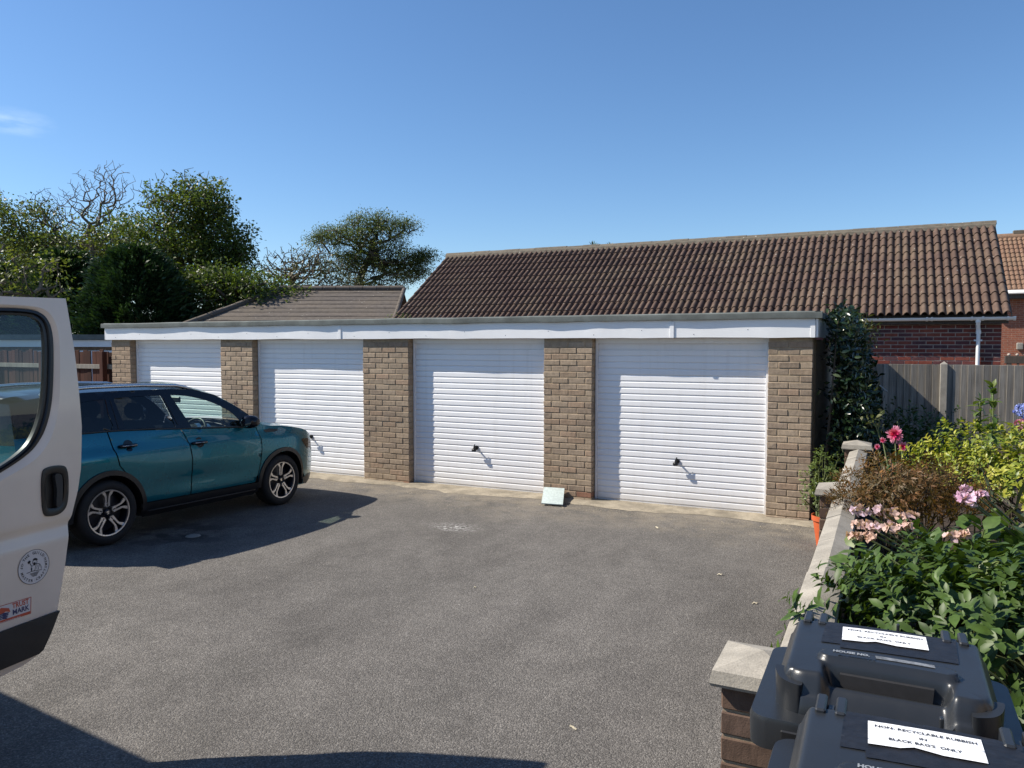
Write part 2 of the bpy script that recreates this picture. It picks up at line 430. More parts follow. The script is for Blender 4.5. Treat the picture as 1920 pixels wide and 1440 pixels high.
def concrete(name, col, rough=.85, scale=5, grain=180, stain=.3):
    m, nt, p, out = new_mat(name); w = wpos(nt)
    n1 = noise_n(nt, w, scale, 6, .65); n2 = noise_n(nt, w, grain, 2); n3 = noise_n(nt, w, scale * .35, 3)
    c = ramp(nt, n1, [(.3, tuple(x * (1 - stain) for x in col)), (.65, tuple(min(1, x * 1.1) for x in col))])
    c = mixc(nt, 1.0, c, ramp(nt, n2, [(.3, .85), (.7, 1.12)]), 'MULTIPLY')
    c = mixc(nt, 1.0, c, ramp(nt, n3, [(.35, .9), (.65, 1.06)]), 'MULTIPLY')
    nt.links.new(c, p.inputs['Base Color']); p.inputs['Roughness'].default_value = rough; p.inputs['Specular IOR Level'].default_value = .25
    bump(nt, p, n2, .35, .004); return m
def brick_wall_mat(name, c1, c2, mortar, bw=.225, bh=.075, axis='XZ'):
    m, nt, p, out = new_mat(name); w = wpos(nt); sp = nt.nodes.new('ShaderNodeSeparateXYZ'); nt.links.new(w, sp.inputs[0])
    cb = nt.nodes.new('ShaderNodeCombineXYZ'); nt.links.new(sp.outputs[axis[0]], cb.inputs[0]); nt.links.new(sp.outputs['Z'], cb.inputs[1])
    b = nd(nt, 'ShaderNodeTexBrick'); nt.links.new(cb.outputs[0], b.inputs['Vector'])
    b.inputs['Scale'].default_value = 1; b.inputs['Brick Width'].default_value = bw; b.inputs['Row Height'].default_value = bh
    b.inputs['Mortar Size'].default_value = .005; b.inputs['Color1'].default_value = (*c1, 1); b.inputs['Color2'].default_value = (*c2, 1); b.inputs['Mortar'].default_value = (*mortar, 1)
    c = mixc(nt, 1.0, b.outputs[0], ramp(nt, noise_n(nt, w, 25, 5), [(.3, .75), (.7, 1.2)]), 'MULTIPLY')
    nt.links.new(c, p.inputs['Base Color']); p.inputs['Roughness'].default_value = .9; p.inputs['Specular IOR Level'].default_value = .2
    bump(nt, p, b.outputs[1], -.4, .006); return m
def tile_mat(name, cols, lichen=.35):
    m, nt, p, out = new_mat(name); oi = nt.nodes.new('ShaderNodeObjectInfo'); w = wpos(nt)
    k = len(cols); c = ramp(nt, oi.outputs['Random'], [(i / (k - 1), cc) for i, cc in enumerate(cols)])
    n1 = noise_n(nt, w, 9, 6, .65); n2 = noise_n(nt, w, 120, 3); n3 = noise_n(nt, w, 1.3, 5, .6)
    c = mixc(nt, 1.0, c, ramp(nt, n1, [(.3, .72), (.7, 1.22)]), 'MULTIPLY')
    c = mixc(nt, 1.0, c, ramp(nt, n2, [(.3, .82), (.7, 1.15)]), 'MULTIPLY')
    c = mixc(nt, math_n(nt, 'MULTIPLY', ramp(nt, n3, [(.45, 0), (.7, 1)]), lichen), c, (.18, .14, .09))
    vo = nd(nt, 'ShaderNodeTexVoronoi'); vo.inputs['Scale'].default_value = 11; nt.links.new(w, vo.inputs['Vector'])
    sc = nt.nodes.new('ShaderNodeSeparateColor'); nt.links.new(vo.outputs['Color'], sc.inputs[0])
    spot = math_n(nt, 'MULTIPLY', math_n(nt, 'LESS_THAN', vo.outputs['Distance'], .17), math_n(nt, 'GREATER_THAN', sc.outputs[0], .9))
    c = mixc(nt, math_n(nt, 'MULTIPLY', spot, .7), c, (.5, .47, .42))
    nt.links.new(c, p.inputs['Base Color']); p.inputs['Roughness'].default_value = .82; p.inputs['Specular IOR Level'].default_value = .3
    bump(nt, p, n2, .35, .004); return m

M_ASPH = asphalt()
M_SAND = concrete('sandy_concrete', (.33, .285, .215), scale=4, grain=60, stain=.5)
M_SOIL = concrete('soil', (.055, .04, .028), scale=8, grain=60, stain=.4)
M_GBRICK = brick_mat('buff_brick', [(.29, .22, .155), (.34, .265, .19), (.275, .21, .155), (.38, .295, .21), (.31, .23, .16), (.35, .25, .175)], .32)
M_GBRICK_R = brick_mat('red_brown_brick', [(.24, .12, .08), (.27, .15, .10)], .3)
M_GMORT = concrete('buff_mortar', (.33, .255, .17), scale=12)
def door_paint():
    m, nt, p, out = new_mat('white_door_paint'); w = wpos(nt); sp = nt.nodes.new('ShaderNodeSeparateXYZ'); nt.links.new(w, sp.inputs[0])
    c = ramp(nt, noise_n(nt, w, 1.1, 5), [(.3, (.755, .755, .76)), (.7, (.80, .80, .805))])
    low = ramp(nt, math_n(nt, 'ADD', sp.outputs['Z'], math_n(nt, 'MULTIPLY', noise_n(nt, w, 3.0, 5, .7), .35)), [(.14, 1), (.42, 0)])   # splashed dirt at the foot
    c = mixc(nt, math_n(nt, 'MULTIPLY', low, .40), c, (.42, .36, .27))
    st = ramp(nt, noise_n(nt, wpos(nt, (14, 14, .7)), 1.0, 4, .6), [(.52, 0), (.72, 1)])                                                  # faint drip streaks
    c = mixc(nt, math_n(nt, 'MULTIPLY', st, .13), c, (.45, .42, .37))
    nt.links.new(c, p.inputs['Base Color']); p.inputs['Roughness'].default_value = .42
    bump(nt, p, noise_n(nt, w, 2.3, 3), .12, .02); return m
M_DOOR = door_paint()
M_UPVC = simple('white_upvc', (.80, .80, .80), .35, var=.04, nscale=2)
M_FELT = concrete('grey_green_felt', (.15, .165, .155), scale=4, grain=260, stain=.35)
M_BLACK = simple('black_plastic', (.012, .012, .013), .4, var=.2)
M_RUBBER = simple('tyre_rubber', (.009, .009, .010), .75, var=.25, nscale=20)
M_TEAL = simple('teal_paint', (.002, .128, .178), .28, metal=.6, var=.05, nscale=1.2, coat=.7, spec=.2)
M_BLKPAINT = simple('black_gloss_paint', (.004, .005, .010), .18, var=.1, coat=.2, spec=.3)
M_SILVER = simple('silver_metal', (.62, .61, .60), .28, metal=.9, var=.06)
M_RIM = simple('polished_alloy', (.72, .69, .66), .3, metal=.85, var=.06, nscale=12)
M_RIMDK = simple('dark_alloy', (.012, .013, .02), .35, metal=.3, var=.2)
M_CHROME = simple('chrome', (.8, .8, .8), .1, metal=1.0, var=.03)
M_INTER = simple('dark_fabric', (.014, .014, .016), .85, var=.3, nscale=25)
M_GLASS = glass_mat('clear_glass', (.72, .84, .80))
M_GLASSDK = glass_mat('privacy_glass', (.07, .085, .105))
M_GLASSV = glass_mat('van_glass', (.70, .80, .78))
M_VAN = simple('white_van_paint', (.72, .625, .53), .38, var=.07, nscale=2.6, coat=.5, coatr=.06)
M_VANDK = simple('grey_van_plastic', (.022, .022, .023), .6, var=.2, bmp=.15, bscale=400)
M_BIN = simple('dark_grey_bin_plastic', (.0195, .0215, .0245), .33, var=.14, nscale=5, bmp=.06, bscale=300)
M_TAPE = simple('black_tape', (.012, .012, .014), .45, var=.3, nscale=40, bmp=.5, bscale=45)
M_PAPER = simple('white_paper', (.78, .79, .80), .6, var=.02)
M_INK = simple('black_ink', (.02, .02, .022), .7, var=.1)
M_GREYINK = simple('pale_print', (.25, .27, .29), .6, var=.2)
M_RED = simple('orange_red_print', (.50, .085, .04), .5, var=.05)
M_NAVY = simple('navy_print', (.035, .04, .12), .5, var=.05)
M_STICK = simple('white_sticker', (.62, .60, .60), .4, var=.03)
M_CAST = concrete('cast_stone', (.34, .31, .26), scale=7, grain=150, stain=.28)
M_WBRICK = brick_mat('brown_wall_brick', [(.115, .075, .055), (.14, .09, .065), (.10, .065, .05), (.155, .105, .08)], .3)
M_WMORT = concrete('wall_mortar', (.36, .29, .20), scale=14)
M_RBRICK = brick_mat('red_house_brick', [(.20, .05, .035), (.16, .045, .035), (.24, .07, .045), (.115, .045, .045), (.085, .045, .05), (.21, .055, .04)], .28, scale=22)
M_RMORT = concrete('grey_mortar', (.42, .34, .28), scale=12)
M_TILE = tile_mat('brown_roof_tile', [(.088, .055, .041), (.106, .067, .050), (.080, .050, .039), (.120, .078, .058), (.095, .060, .045)])
M_RIDGE = tile_mat('ridge_mortar_tile', [(.125, .108, .084), (.15, .13, .10), (.112, .096, .074)], .35)
M_TILE2 = tile_mat('grey_roof_tile', [(.105, .088, .072), (.12, .10, .084), (.095, .08, .068)], .2)
M_TILE3 = tile_mat('orange_roof_tile', [(.175, .10, .065), (.205, .122, .078), (.15, .09, .06)], .3)
M_FENCE = wood_mat('weathered_fence', (.155, .14, .118), (.37, .335, .285))
M_FENCE2 = wood_mat('red_brown_fence', (.032, .012, .009), (.085, .034, .022), .35)
M_POST = concrete('concrete_post', (.30, .28, .245), scale=5)
M_BARK = brick_mat('bark', [(.085, .068, .052), (.10, .08, .062)], .45, scale=9, bmp=.8)
M_TWIG = brick_mat('pale_twig', [(.15, .125, .10), (.18, .15, .12)], .35, scale=9, bmp=.4)
M_STEM = simple('green_stem', (.10, .12, .04), .6, var=.2, nscale=20)
M_POT = simple('orange_pot_plastic', (.55, .11, .035), .5, var=.1)
M_SLAB = concrete('pale_tile', (.47, .54, .52), .5, scale=3, grain=40, stain=.06)
M_TIMBER = wood_mat('dark_timber', (.05, .042, .035), (.12, .10, .085))
M_SCRAP = simple('scrap', (.62, .55, .40), .8, var=.2)
M_WHITEMETAL = simple('white_knob', (.42, .36, .30), .6, var=.1)

# ================================================================== SETTING: ground
def build_ground():
    xs = sorted(set([-900, -300, -100, -50] + [round(-30 + i * .5, 2) for i in range(0, 81)] + [20, 50, 100, 300, 900]))
    ys = sorted(set([-900, -300, -100, -40, -20, -10, -5] + [round(-3 + i * .25, 3) for i in range(0, 61)] + [14, 18, 25, 50, 100, 300, 900]))
    V = []
    for y in ys:
        for x in xs:
            z = ground_z(y)
            if -14 < x < 3 and -1 < y < 8.6:
                z += .007 * noise.noise(Vector((x * .7, y * .7, 0)))
            V.append((x, y, z))
    n = len(xs); F = [(j * n + i, j * n + i + 1, (j + 1) * n + i + 1, (j + 1) * n + i) for j in range(len(ys) - 1) for i in range(n - 1)]
    tag(add('yard', (V, F), M_ASPH, smooth=True), 'grey worn asphalt yard in front of the garages', kind='structure')
    # ragged strip of sandy concrete along the doors
    V, F = [], []; N = 150
    for i in range(N + 1):
        x = -12.3 + i * (11.75 / N)
        f = 8.68 + .15 * noise.noise(Vector((x * .9, 3, 0))) + .07 * noise.noise(Vector((x * 4, 9, 0))) + .03 * noise.noise(Vector((x * 13, 2, 0)))
        for k, y in enumerate((f, f + .05, f + .5 * (8.9 - f), 8.9, 9.12)):
            h = (.0, .012, .016, .018, .02)[k] + (.006 * noise.noise(Vector((x * 8, y * 8, 1))) if k else 0)
            V.append((x, y, h + ground_z(y) + (.003 if k == 0 else .004)))
    for i in range(N):
        for k in range(4):
            a = i * 5 + k; F.append((a, a + 5, a + 6, a + 1))
    tag(add('garage_apron_path', (V, F), M_SAND, smooth=True), 'ragged sandy concrete strip along the foot of the garage doors', kind='structure')
    # grit swept against the strip
    n = 4200; P = []
    for i in range(n):
        x = rng.uniform(-8.5, -.7); y = 8.36 + abs(rng.normal(0, .17)) if rng.random() < .75 else rng.uniform(7.7, 8.6)
        if y > 8.86: continue
        P.append((x, y))
    tv = np.array([(1, 0, 0), (-.5, .87, 0), (-.5, -.87, 0), (.1, 0, .8)]); tf = np.array([(0, 1, 3), (1, 2, 3), (2, 0, 3)])
    VV, FF = [], []
    for i, (x, y) in enumerate(P):
        s = rng.uniform(.002, .007) * (2 if rng.random() < .06 else 1); a = rng.uniform(0, 6.28); c, sn = math.cos(a), math.sin(a)
        q = tv * s * np.array([1, rng.uniform(.5, 1), rng.uniform(.5, 1)])
        q = np.stack([q[:, 0] * c - q[:, 1] * sn + x, q[:, 0] * sn + q[:, 1] * c + y, q[:, 2] + ground_z(y) + (.016 if y > 8.56 else .003)], 1)
        VV.append(q); FF.append(tf + 4 * i)
    tag(obj('grit', mk_mesh('grit', np.concatenate(VV), np.concatenate(FF)), M_SAND), 'loose sandy grit scattered along the garage doors', kind='stuff')
    # garden bed
    V, F = [], []; gx = np.linspace(-.17, 7, 30); gy = np.linspace(2.55, 13.15, 44)
    for y in gy:
        for x in gx: V.append((x, y, .42 + .05 * noise.noise(Vector((x * 2, y * 2, 0)))))
    n = len(gx); F = [(j * n + i, j * n + i + 1, (j + 1) * n + i + 1, (j + 1) * n + i) for j in range(len(gy) - 1) for i in range(n - 1)]
    b = len(V); V += [(-.17, 2.55, -.05), (7, 2.55, -.05), (7, 13.15, -.05), (-.17, 13.15, -.05)]
    c00, c10, c11, c01 = 0, n - 1, len(gx) * len(gy) - 1, len(gx) * (len(gy) - 1)
    F += [(b, b + 1, c10, c00), (b + 1, b + 2, c11, c10), (b + 2, b + 3, c01, c11), (b + 3, b, c00, c01)]
    tag(add('garden_ground', (V, F), M_SOIL), 'dark garden soil behind the low wall', kind='structure')
build_ground()

# ================================================================== GARAGE ROW
def brick_bank(dx, dy, dz, n=4, c=.005, jit=.0018, name='brick'):
    bank = {}
    def get(L):
        key = round(L, 3)
        if key not in bank:
            bank[key] = [mk_mesh(name, *cbox(-L / 2, L / 2, -dy / 2, dy / 2, -dz / 2, dz / 2, c, jit)) for _ in range(n)]
        return random.choice(bank[key])
    return get
def bond(W, L, joint, odd):
    """stretcher bond: (start, length) of the bricks in one course"""
    segs = []; x = -(L + joint) / 2 if odd else 0.0
    while x < W - 1e-6:
        a, b = max(0, x), min(W, x + L)
        if b - a > .035: segs.append((a, b - a))
        x += L + joint
    if segs:
        a, l = segs[-1]
        if W - (a + l) > .0005: segs[-1] = (a, W - a)
    return segs

GY = 8.90
PIERS = [(-12.02, -11.55), (-9.46, -8.79), (-6.70, -5.93), (-3.895, -3.25), (-1.185, -.725)]
def build_garages():
    root = thing('garage_row', (-6.4, GY, 0), 'flat roofed row of four garages with white ribbed doors and buff brick piers', 'garages')
    get = brick_bank(.215, .112, .064)
    DY = .112; CH = .0745
    for pi, (x0, x1) in enumerate(PIERS):
        W = x1 - x0; H = 2.02
        pier = add('pier', box(x0 + .006, x1 - .006, GY + .005, GY + .40, -.05, H), M_GMORT, root)
        base = []
        for c in range(28):
            z = -.028 + c * CH
            if z > 1.98: break
            for a, l in bond(W, .215, .010, (c + pi) % 2):
                jx = random.uniform(-.002, .002); jy = random.uniform(-.003, .003)
                cx, cy, cz = x0 + a + l / 2 + jx, GY + DY / 2 + jy, z + .032
                red = c <= 1 and random.random() < .22
                if pi == 0:
                    base.append(mapv(cbox(-l / 2, l / 2, -DY / 2, DY / 2, -.032, .032, .005, .0018), lambda x, y, zz: (x + cx, y + cy, zz + cz)))
                else:
                    me = get(l)
                    if red:
                        me = mk_mesh('brick', *cbox(-l / 2, l / 2, -DY / 2, DY / 2, -.032, .032, .005, .0018)); me.materials.append(M_GBRICK_R)
                    obj('brick', me, M_GBRICK, pier, (cx, cy, cz))
        if pi == 0:
            tag(add('bricks', join(*base), M_GBRICK, pier), kind='stuff')
    # dark painted figures on a pier
    VFt = text_vf('10', .085, .02); add('painted_number', mapv(VFt, lambda x, y, z: (-9.161 + x, GY - .0045, 1.016 + y)), simple('maroon_paint', (.07, .025, .025), .8), root)
    # side and back walls, roof slab
    add('side_wall', box(-.835, -.727, GY + .42, 13.7, -.05, 2.0), brick_wall_mat('buff_brick_wall', (.27, .20, .14), (.33, .25, .18), (.30, .23, .15), axis='YZ'), root)
    add('side_wall', box(-12.02, -11.91, GY + .42, 13.7, -.05, 2.0), MATS['buff_brick_wall'], root)
    add('back_wall', box(-12.02, -.727, 13.7, 13.8, -.05, 2.0), brick_wall_mat('buff_brick_wall_back', (.27, .20, .14), (.33, .25, .18), (.30, .23, .15)), root)
    add('lintel', box(-11.9, -.85, GY + .16, GY + .40, 2.035, 2.2), M_TIMBER, root)
    # doors
    pitch = .0768
    for di in range(4):
        x0, x1 = PIERS[di][1], PIERS[di + 1][0]
        dy = GY + .125
        fr = join(cbox(x0 + .004, x0 + .034, dy - .016, dy + .05, .012, 2.02, .003), cbox(x1 - .034, x1 - .004, dy - .016, dy + .05, .012, 2.02, .003), box(x0 + .0345, x1 - .0345, dy - .012, dy + .05, 1.955, 2.019))
        zb = .035
        door = add('garage_door', join(box(x0 + .035, x1 - .035, dy + .018, dy + .03, zb, 1.954)), M_DOOR, root)
        add('door_frame', fr, M_DOOR, door)
        prof = [(.010, 0), (.010, .006), (.003, .010), (.0, .015), (.001, .064), (.0045, .071), (.010, .0765)]
        a0, a1 = x0 + .037, x1 - .037
        V = [(x, y, z) for x in (a0, a1) for y, z in prof]; k = len(prof)
        F = [(i, i + k, i + k + 1, i + 1) for i in range(k - 1)]
        F += [tuple(reversed(range(k))), tuple(range(k, 2 * k))]
        V = [(x - (x0 + x1) / 2, y, z) for x, y, z in V]
        me = mk_mesh('rib', V, F)
        n = int((1.95 - zb) / pitch)
        for i in range(n):
            obj('rib', me, M_DOOR, door, ((x0 + x1) / 2, dy + random.uniform(-.0006, .0006), zb + i * pitch))
        add('bottom_rail', box(x0 + .037, x1 - .037, dy + .002, dy + .017, zb - .02, zb - .001), M_DOOR, door)
        # lever handle
        hx = {0: -10.5, 1: -7.76, 2: -4.93, 3: -2.216}[di]; hz = .56
        h = join(lathe([(0, -.012), (.028, -.012), (.03, -.004), (.03, .0)], 16, 'y', (hx, dy, hz)),
                 tube([(hx, dy - .01, hz), (hx, dy - .065, hz + .004)], .011, 8),
                 tube([(hx + .012, dy - .07, hz + .055), (hx + .004, dy - .072, hz + .03), (hx, dy - .07, hz), (hx - .008, dy - .068, hz - .03)], [.006, .009, .014, .012], 8),
                 cbox(hx - .034, hx + .026, dy - .085, dy - .05, hz - .045, hz - .006, .008))
        add('handle', h, M_BLACK, door, smooth=True, sharp=40)
    # fascia boards, with cover strips over the joints
    joints = [-12.10, -7.065, -2.252, -.70]
    def wob(x): return .006 * noise.noise(Vector((x * 1.3, 0, 5))) + .003 * noise.noise(Vector((x * 4, 0, 8)))
    fas = None
    for i in range(3):
        a, b = joints[i] + .002, joints[i + 1] - .002; rings = []
        for k in range(41):
            x = a + (b - a) * k / 40; w = wob(x)
            y0 = GY - .047 + w * .5; rings.append([(x, y0 + .02, 2.022 + w), (x, y0, 2.022 + w), (x, y0 - .001 + w * .6, 2.24), (x, y0 + .02, 2.24)])
        f = add('fascia_board', loft(rings, True), M_UPVC, root)
        if i < 2: add('joint_cover', cbox(b - .022, b + .026, GY - .058, GY - .049, 2.02, 2.205, .002), M_UPVC, f)
        else:
            add('corner_cover', cbox(b - .045, b + .004, GY - .057, GY - .051, 2.019, 2.205, .002), M_UPVC, f)
        # nail heads
        for k in range(int((b - a) / .6)):
            x = a + .25 + k * .6
            add('nail', lathe([(0, -.003), (.004, -.002), (.005, 0)], 6, 'y', (x, GY - .048 + wob(x) * .5, 2.06 + .05 * (k % 2))), M_BLACK, f)
    add('side_fascia', cbox(-.697, -.672, GY - .044, 13.8, 2.022, 2.24, .003), M_UPVC, root)
    add('side_fascia', cbox(-12.13, -12.104, GY - .044, 13.8, 2.022, 2.24, .003), M_UPVC, root)
    add('soffit', box(-12.09, -.70, GY - .024, GY + .155, 2.036, 2.05), M_UPVC, root)
    # felt roof with a rolled edge
    V = []; rings = []
    prof = [(.30, 2.262), (.16, 2.268), (.10, 2.292), (.055, 2.303), (.018, 2.300), (.0, 2.288), (-.002, 2.262), (.0, 2.226), (.012, 2.222), (.02, 2.245)]
    for k in range(121):
        x = -12.165 + (11.535) * k / 120; w = wob(x * 1.1 + 3); w2 = wob(x * .6 + 11)
        rings.append([(x, GY - .085 + dy + w * 1.1, z + w2 * 1.2 + (w if z < 2.24 else 0)) for dy, z in prof])
    felt = add('felt_roof', join(loft(rings), box(-12.14, -.66, GY + .21, 13.82, 2.245, 2.266)), M_FELT, root, smooth=True, sharp=50)
    sp = [(.30 + .0, 2.262), (.12, 2.275), (.06, 2.303), (.02, 2.300), (.0, 2.288), (0, 2.226), (.02, 2.23)]
    for s, x00 in ((-1, -.63), (1, -12.165)):
        rr = [[(x00 + s * dx + (wob(y) if dx < .1 else 0), y, z) for dx, z in sp] for y in np.linspace(GY - .083, 13.84, 30)]
        add('kerb', loft(rr), M_FELT, felt, smooth=True, sharp=50)
    add('kerb', box(-12.1, -.7, 13.80, 13.86, 2.2, 2.30), M_FELT, felt)
    add('floor', box(-11.9, -.84, GY + .18, 13.69, -.04, .022), M_SAND, root)
build_garages()

# ================================================================== BROWN-TILED BUNGALOW behind the garages
HX0, HX1 = -11.22, 1.95
EY, EZ = 16.04, 2.475
RY, RZ = 18.88, 4.40
def build_bungalow():
    root = thing('bungalow', ((HX0 + HX1) / 2, 19, 0), 'red brick bungalow with long brown double roll tile roof behind the garages', 'house')
    wy = 16.255
    wall = add('wall', join(box(HX0 + .12, HX1 - .12, wy + .012, wy + .25, -.05, 2.5), box(HX0 + .12, HX0 + .3, wy + .26, 21.4, -.05, 2.5), box(HX1 - .3, HX1 - .12, wy + .26, 21.4, -.05, 2.5), box(HX0 + .12, HX1 - .12, 21.41, 21.6, -.05, 2.5)), M_RMORT, root)
    # gables
    for gx in (HX0 + .12, HX1 - .3):
        V = [(gx, wy + .1, 2.5), (gx + .18, wy + .1, 2.5), (gx + .18, 21.4, 2.5), (gx, 21.4, 2.5), (gx, RY, RZ - .12), (gx + .18, RY, RZ - .12)]
        add('gable', (V, [(0, 1, 5, 4), (2, 3, 4, 5), (0, 4, 3), (1, 2, 5)]), MATS['buff_brick_wall'] if False else brick_wall_mat('red_brick_gable', (.20, .055, .04), (.13, .05, .045), (.3, .24, .2), axis='YZ') if 'red_brick_gable' not in MATS else MATS['red_brick_gable'], wall)
    get = brick_bank(.215, .09, .059, jit=.001, c=.002)
    CH = .0735; bricks = []
    for c in range(0, 13):
        z = 1.50 + c * CH
        for a, l in bond(4.0, .221, .014, c % 2):
            x = HX1 - .12 - 4.0 + a + l / 2
            if x < -1.55: continue
            obj('brick', get(l), M_RBRICK, wall, (x, wy + .051 + random.uniform(-.002, .002), z + .0315))
    # plain coursed work where the garages hide it
    add('hidden_brickwork', box(HX0 + .12, -1.6, wy, wy + .011, -.05, 2.46), brick_wall_mat('red_brick_far', (.20, .055, .04), (.13, .05, .045), (.3, .24, .2)), wall)
    add('hidden_brickwork', box(-1.599, HX1 - .121, wy, wy + .011, -.05, 1.495), MATS['red_brick_far'], wall)
    # roof
    sl = Vector((0, RY - EY, RZ - EZ)); SL = sl.length; ang = math.atan2(sl.z, sl.y)
    ndeck = [(HX0 + .05, EY + .03, EZ - .05), (HX1 - .05, EY + .03, EZ - .05), (HX1 - .05, RY, RZ - .05), (HX0 + .05, RY, RZ - .05), (HX0 + .05, 2 * RY - EY - .03, EZ - .05), (HX1 - .05, 2 * RY - EY - .03, EZ - .05)]
    roof = add('roof', (ndeck, [(0, 1, 2, 3), (3, 2, 5, 4)]), M_TIMBER, root)
    cols = 46; pw = (HX1 - HX0) / cols; rows = 10; gauge = (SL - .06) / rows; tl = gauge + .07; th = .018
    def tile_mesh():
        prof = []
        for r in range(2):
            b = r * pw / 2
            prof += [(b, .0), (b + pw * .055, .0)]
            for k in range(1, 8):
                t = k / 8; prof.append((b + pw * (.055 + .40 * t), .060 * math.sin(math.pi * t) ** .75))
            prof += [(b + pw * .455, 0)]
        prof.append((pw - .003, 0))
        k = len(prof); V = []
        for v, lift in ((0.0, .028), (tl, .0)):
            for u, h in prof: V.append((u, v, h + lift + th))
        for u, h in prof: V.append((u, 0.0, h + .028))
        F = [(i, i + 1, i + 1 + k, i + k) for i in range(k - 1)]
        F += [(i + 1, i, i + 2 * k, i + 1 + 2 * k) for i in range(k - 1)]
        F += [(0, k, 2 * k), (k - 1, 3 * k - 1, 2 * k - 1)]
        j = [random.uniform(-.003, .003) for _ in V]
        return [(x, y, z + d * .5) for (x, y, z), d in zip(V, j)], F
    bank = [mk_mesh('tile', *tile_mesh(), smooth=True, sharp=35) for _ in range(4)]
    rest = []; M3 = Matrix.Rotation(ang, 3, 'X')
    per = 300 // rows
    for c in range(cols):
        for r in range(rows):
            u = HX0 + c * pw; v = -.045 + r * gauge
            p = Vector((u, EY, EZ)) + M3 @ Vector((0, v, 0))
            if c >= cols - per:
                o = obj('tile', random.choice(bank), M_TILE, roof, p + Vector((random.uniform(-.002, .002), 0, 0)), (ang + random.uniform(-.004, .004), random.uniform(-.006, .006), random.uniform(-.006, .006)))
            else:
                VF = tile_mesh(); q = Matrix.Rotation(random.uniform(-.006, .006), 3, 'Z')
                rest.append(mapv(VF, lambda x, y, z: p + M3 @ (q @ Vector((x, y, z)))))
    tag(add('tiles', join(*rest), M_TILE, roof, smooth=True, sharp=35), kind='stuff')
    back = []
    add('back_slope', ([(HX0, RY, RZ + .02), (HX1, RY, RZ + .02), (HX1, 2 * RY - EY, EZ + .02), (HX0, 2 * RY - EY, EZ + .02)], [(0, 3, 2, 1)]), M_TILE, roof)
    # ridge: half-round pieces bedded in mortar
    nr = 29; rl = (HX1 - HX0 + .04) / nr
    for i in range(nr):
        x = HX0 - .02 + i * rl; rings = []
        r0 = .098 + random.uniform(-.003, .003); dz = random.uniform(-.006, .006)
        for xx in (x + .002, x + rl - .004):
            rings.append([(xx, RY + math.cos(a) * r0 * 1.05, RZ + .035 + dz + math.sin(a) * r0 * .78) for a in np.linspace(-.25, math.pi + .25, 11)])
        V, F = loft(rings); F += [tuple(range(11)), tuple(reversed(range(11, 22)))]
        add('ridge_tile', (V, F), M_RIDGE, roof, smooth=True, sharp=45)
    rings = [[(x, RY - .15 - .015 * noise.noise(Vector((x * 9, 0, 0))), RZ - .045), (x, RY - .13, RZ + .03 + .012 * noise.noise(Vector((x * 14, 4, 0)))), (x, RY - .08, RZ + .07)] for x in np.linspace(HX0, HX1, 160)]
    add('mortar_bed', loft(rings), M_RIDGE, roof)
    # verge undercloak strips
    for vx in (HX0 - .003, HX1 - .012):
        V = [(vx, EY - .03, EZ - .045), (vx + .015, EY - .03, EZ - .045), (vx + .015, RY, RZ - .03), (vx, RY, RZ - .03), (vx, EY - .03, EZ + .012), (vx + .015, EY - .03, EZ + .012), (vx + .015, RY, RZ + .02), (vx, RY, RZ + .02)]
        add('verge_strip', (V, [(0, 1, 2, 3), (4, 7, 6, 5), (0, 4, 5, 1), (1, 5, 6, 2), (3, 2, 6, 7), (0, 3, 7, 4)]), M_RIDGE, roof)
    add('eaves_board', box(HX0, HX1 - .03, EY + .105, EY + .125, EZ - .16, EZ - .02), M_TIMBER, roof)
    add('soffit', box(HX0, HX1 - .03, EY + .126, wy - .003, EZ - .15, EZ - .135), M_TIMBER, roof)
    # gutter and downpipe
    gz = EZ - .045; gy = EY + .045; rings = []
    for x in (HX0 - .03, HX1 + .06):
        rings.append([(x, gy + math.cos(a) * .058, gz + math.sin(a) * .058) for a in np.linspace(math.pi, 2 * math.pi, 9)] + [(x, gy + math.cos(a) * .052, gz + math.sin(a) * .052) for a in np.linspace(2 * math.pi, math.pi, 9)])
    V, F = loft(rings, True); F += [tuple(range(18)), tuple(reversed(range(18, 36)))]
    gut = add('gutter', (V, F), M_UPVC, root, smooth=True, sharp=40)
    for x in (-.6, .62, .70, 1.33, 1.50, 1.88, 1.98, -2.2, -3.8):
        add('gutter_bracket', mapv(loft([[(xx, gy + math.cos(a) * .066, gz + math.sin(a) * .066) for a in np.linspace(math.pi - .15, 2 * math.pi + .15, 9)] for xx in (x, x + .035)]), lambda x, y, z: (x, y, z)), M_UPVC, gut, smooth=True)
    px = 1.47; py = wy - .05
    pipe = add('downpipe', join(tube([(px - .02, gy, gz - .05), (px - .02, gy, gz - .10), (px - .012, gy + .1, gz - .17), (px, py, gz - .25), (px, py, gz - .30)], .036, 12), tube([(px, py, gz - .301), (px, py, -.02)], .033, 12)), M_UPVC, root, smooth=True, sharp=50)
    for z in (gz - .06, gz - .26, 1.35): add('pipe_collar', tube([(px - (.02 if z > gz - .1 else 0), gy if z > gz - .1 else py, z - .035), (px - (.02 if z > gz - .1 else 0), gy if z > gz - .1 else py, z + .02)], .043, 12), M_UPVC, pipe, smooth=True, sharp=50)
    add('pipe_clip', box(px - .065, px + .065, py + .01, py + .048, 2.0, 2.03), M_UPVC, pipe)
build_bungalow()

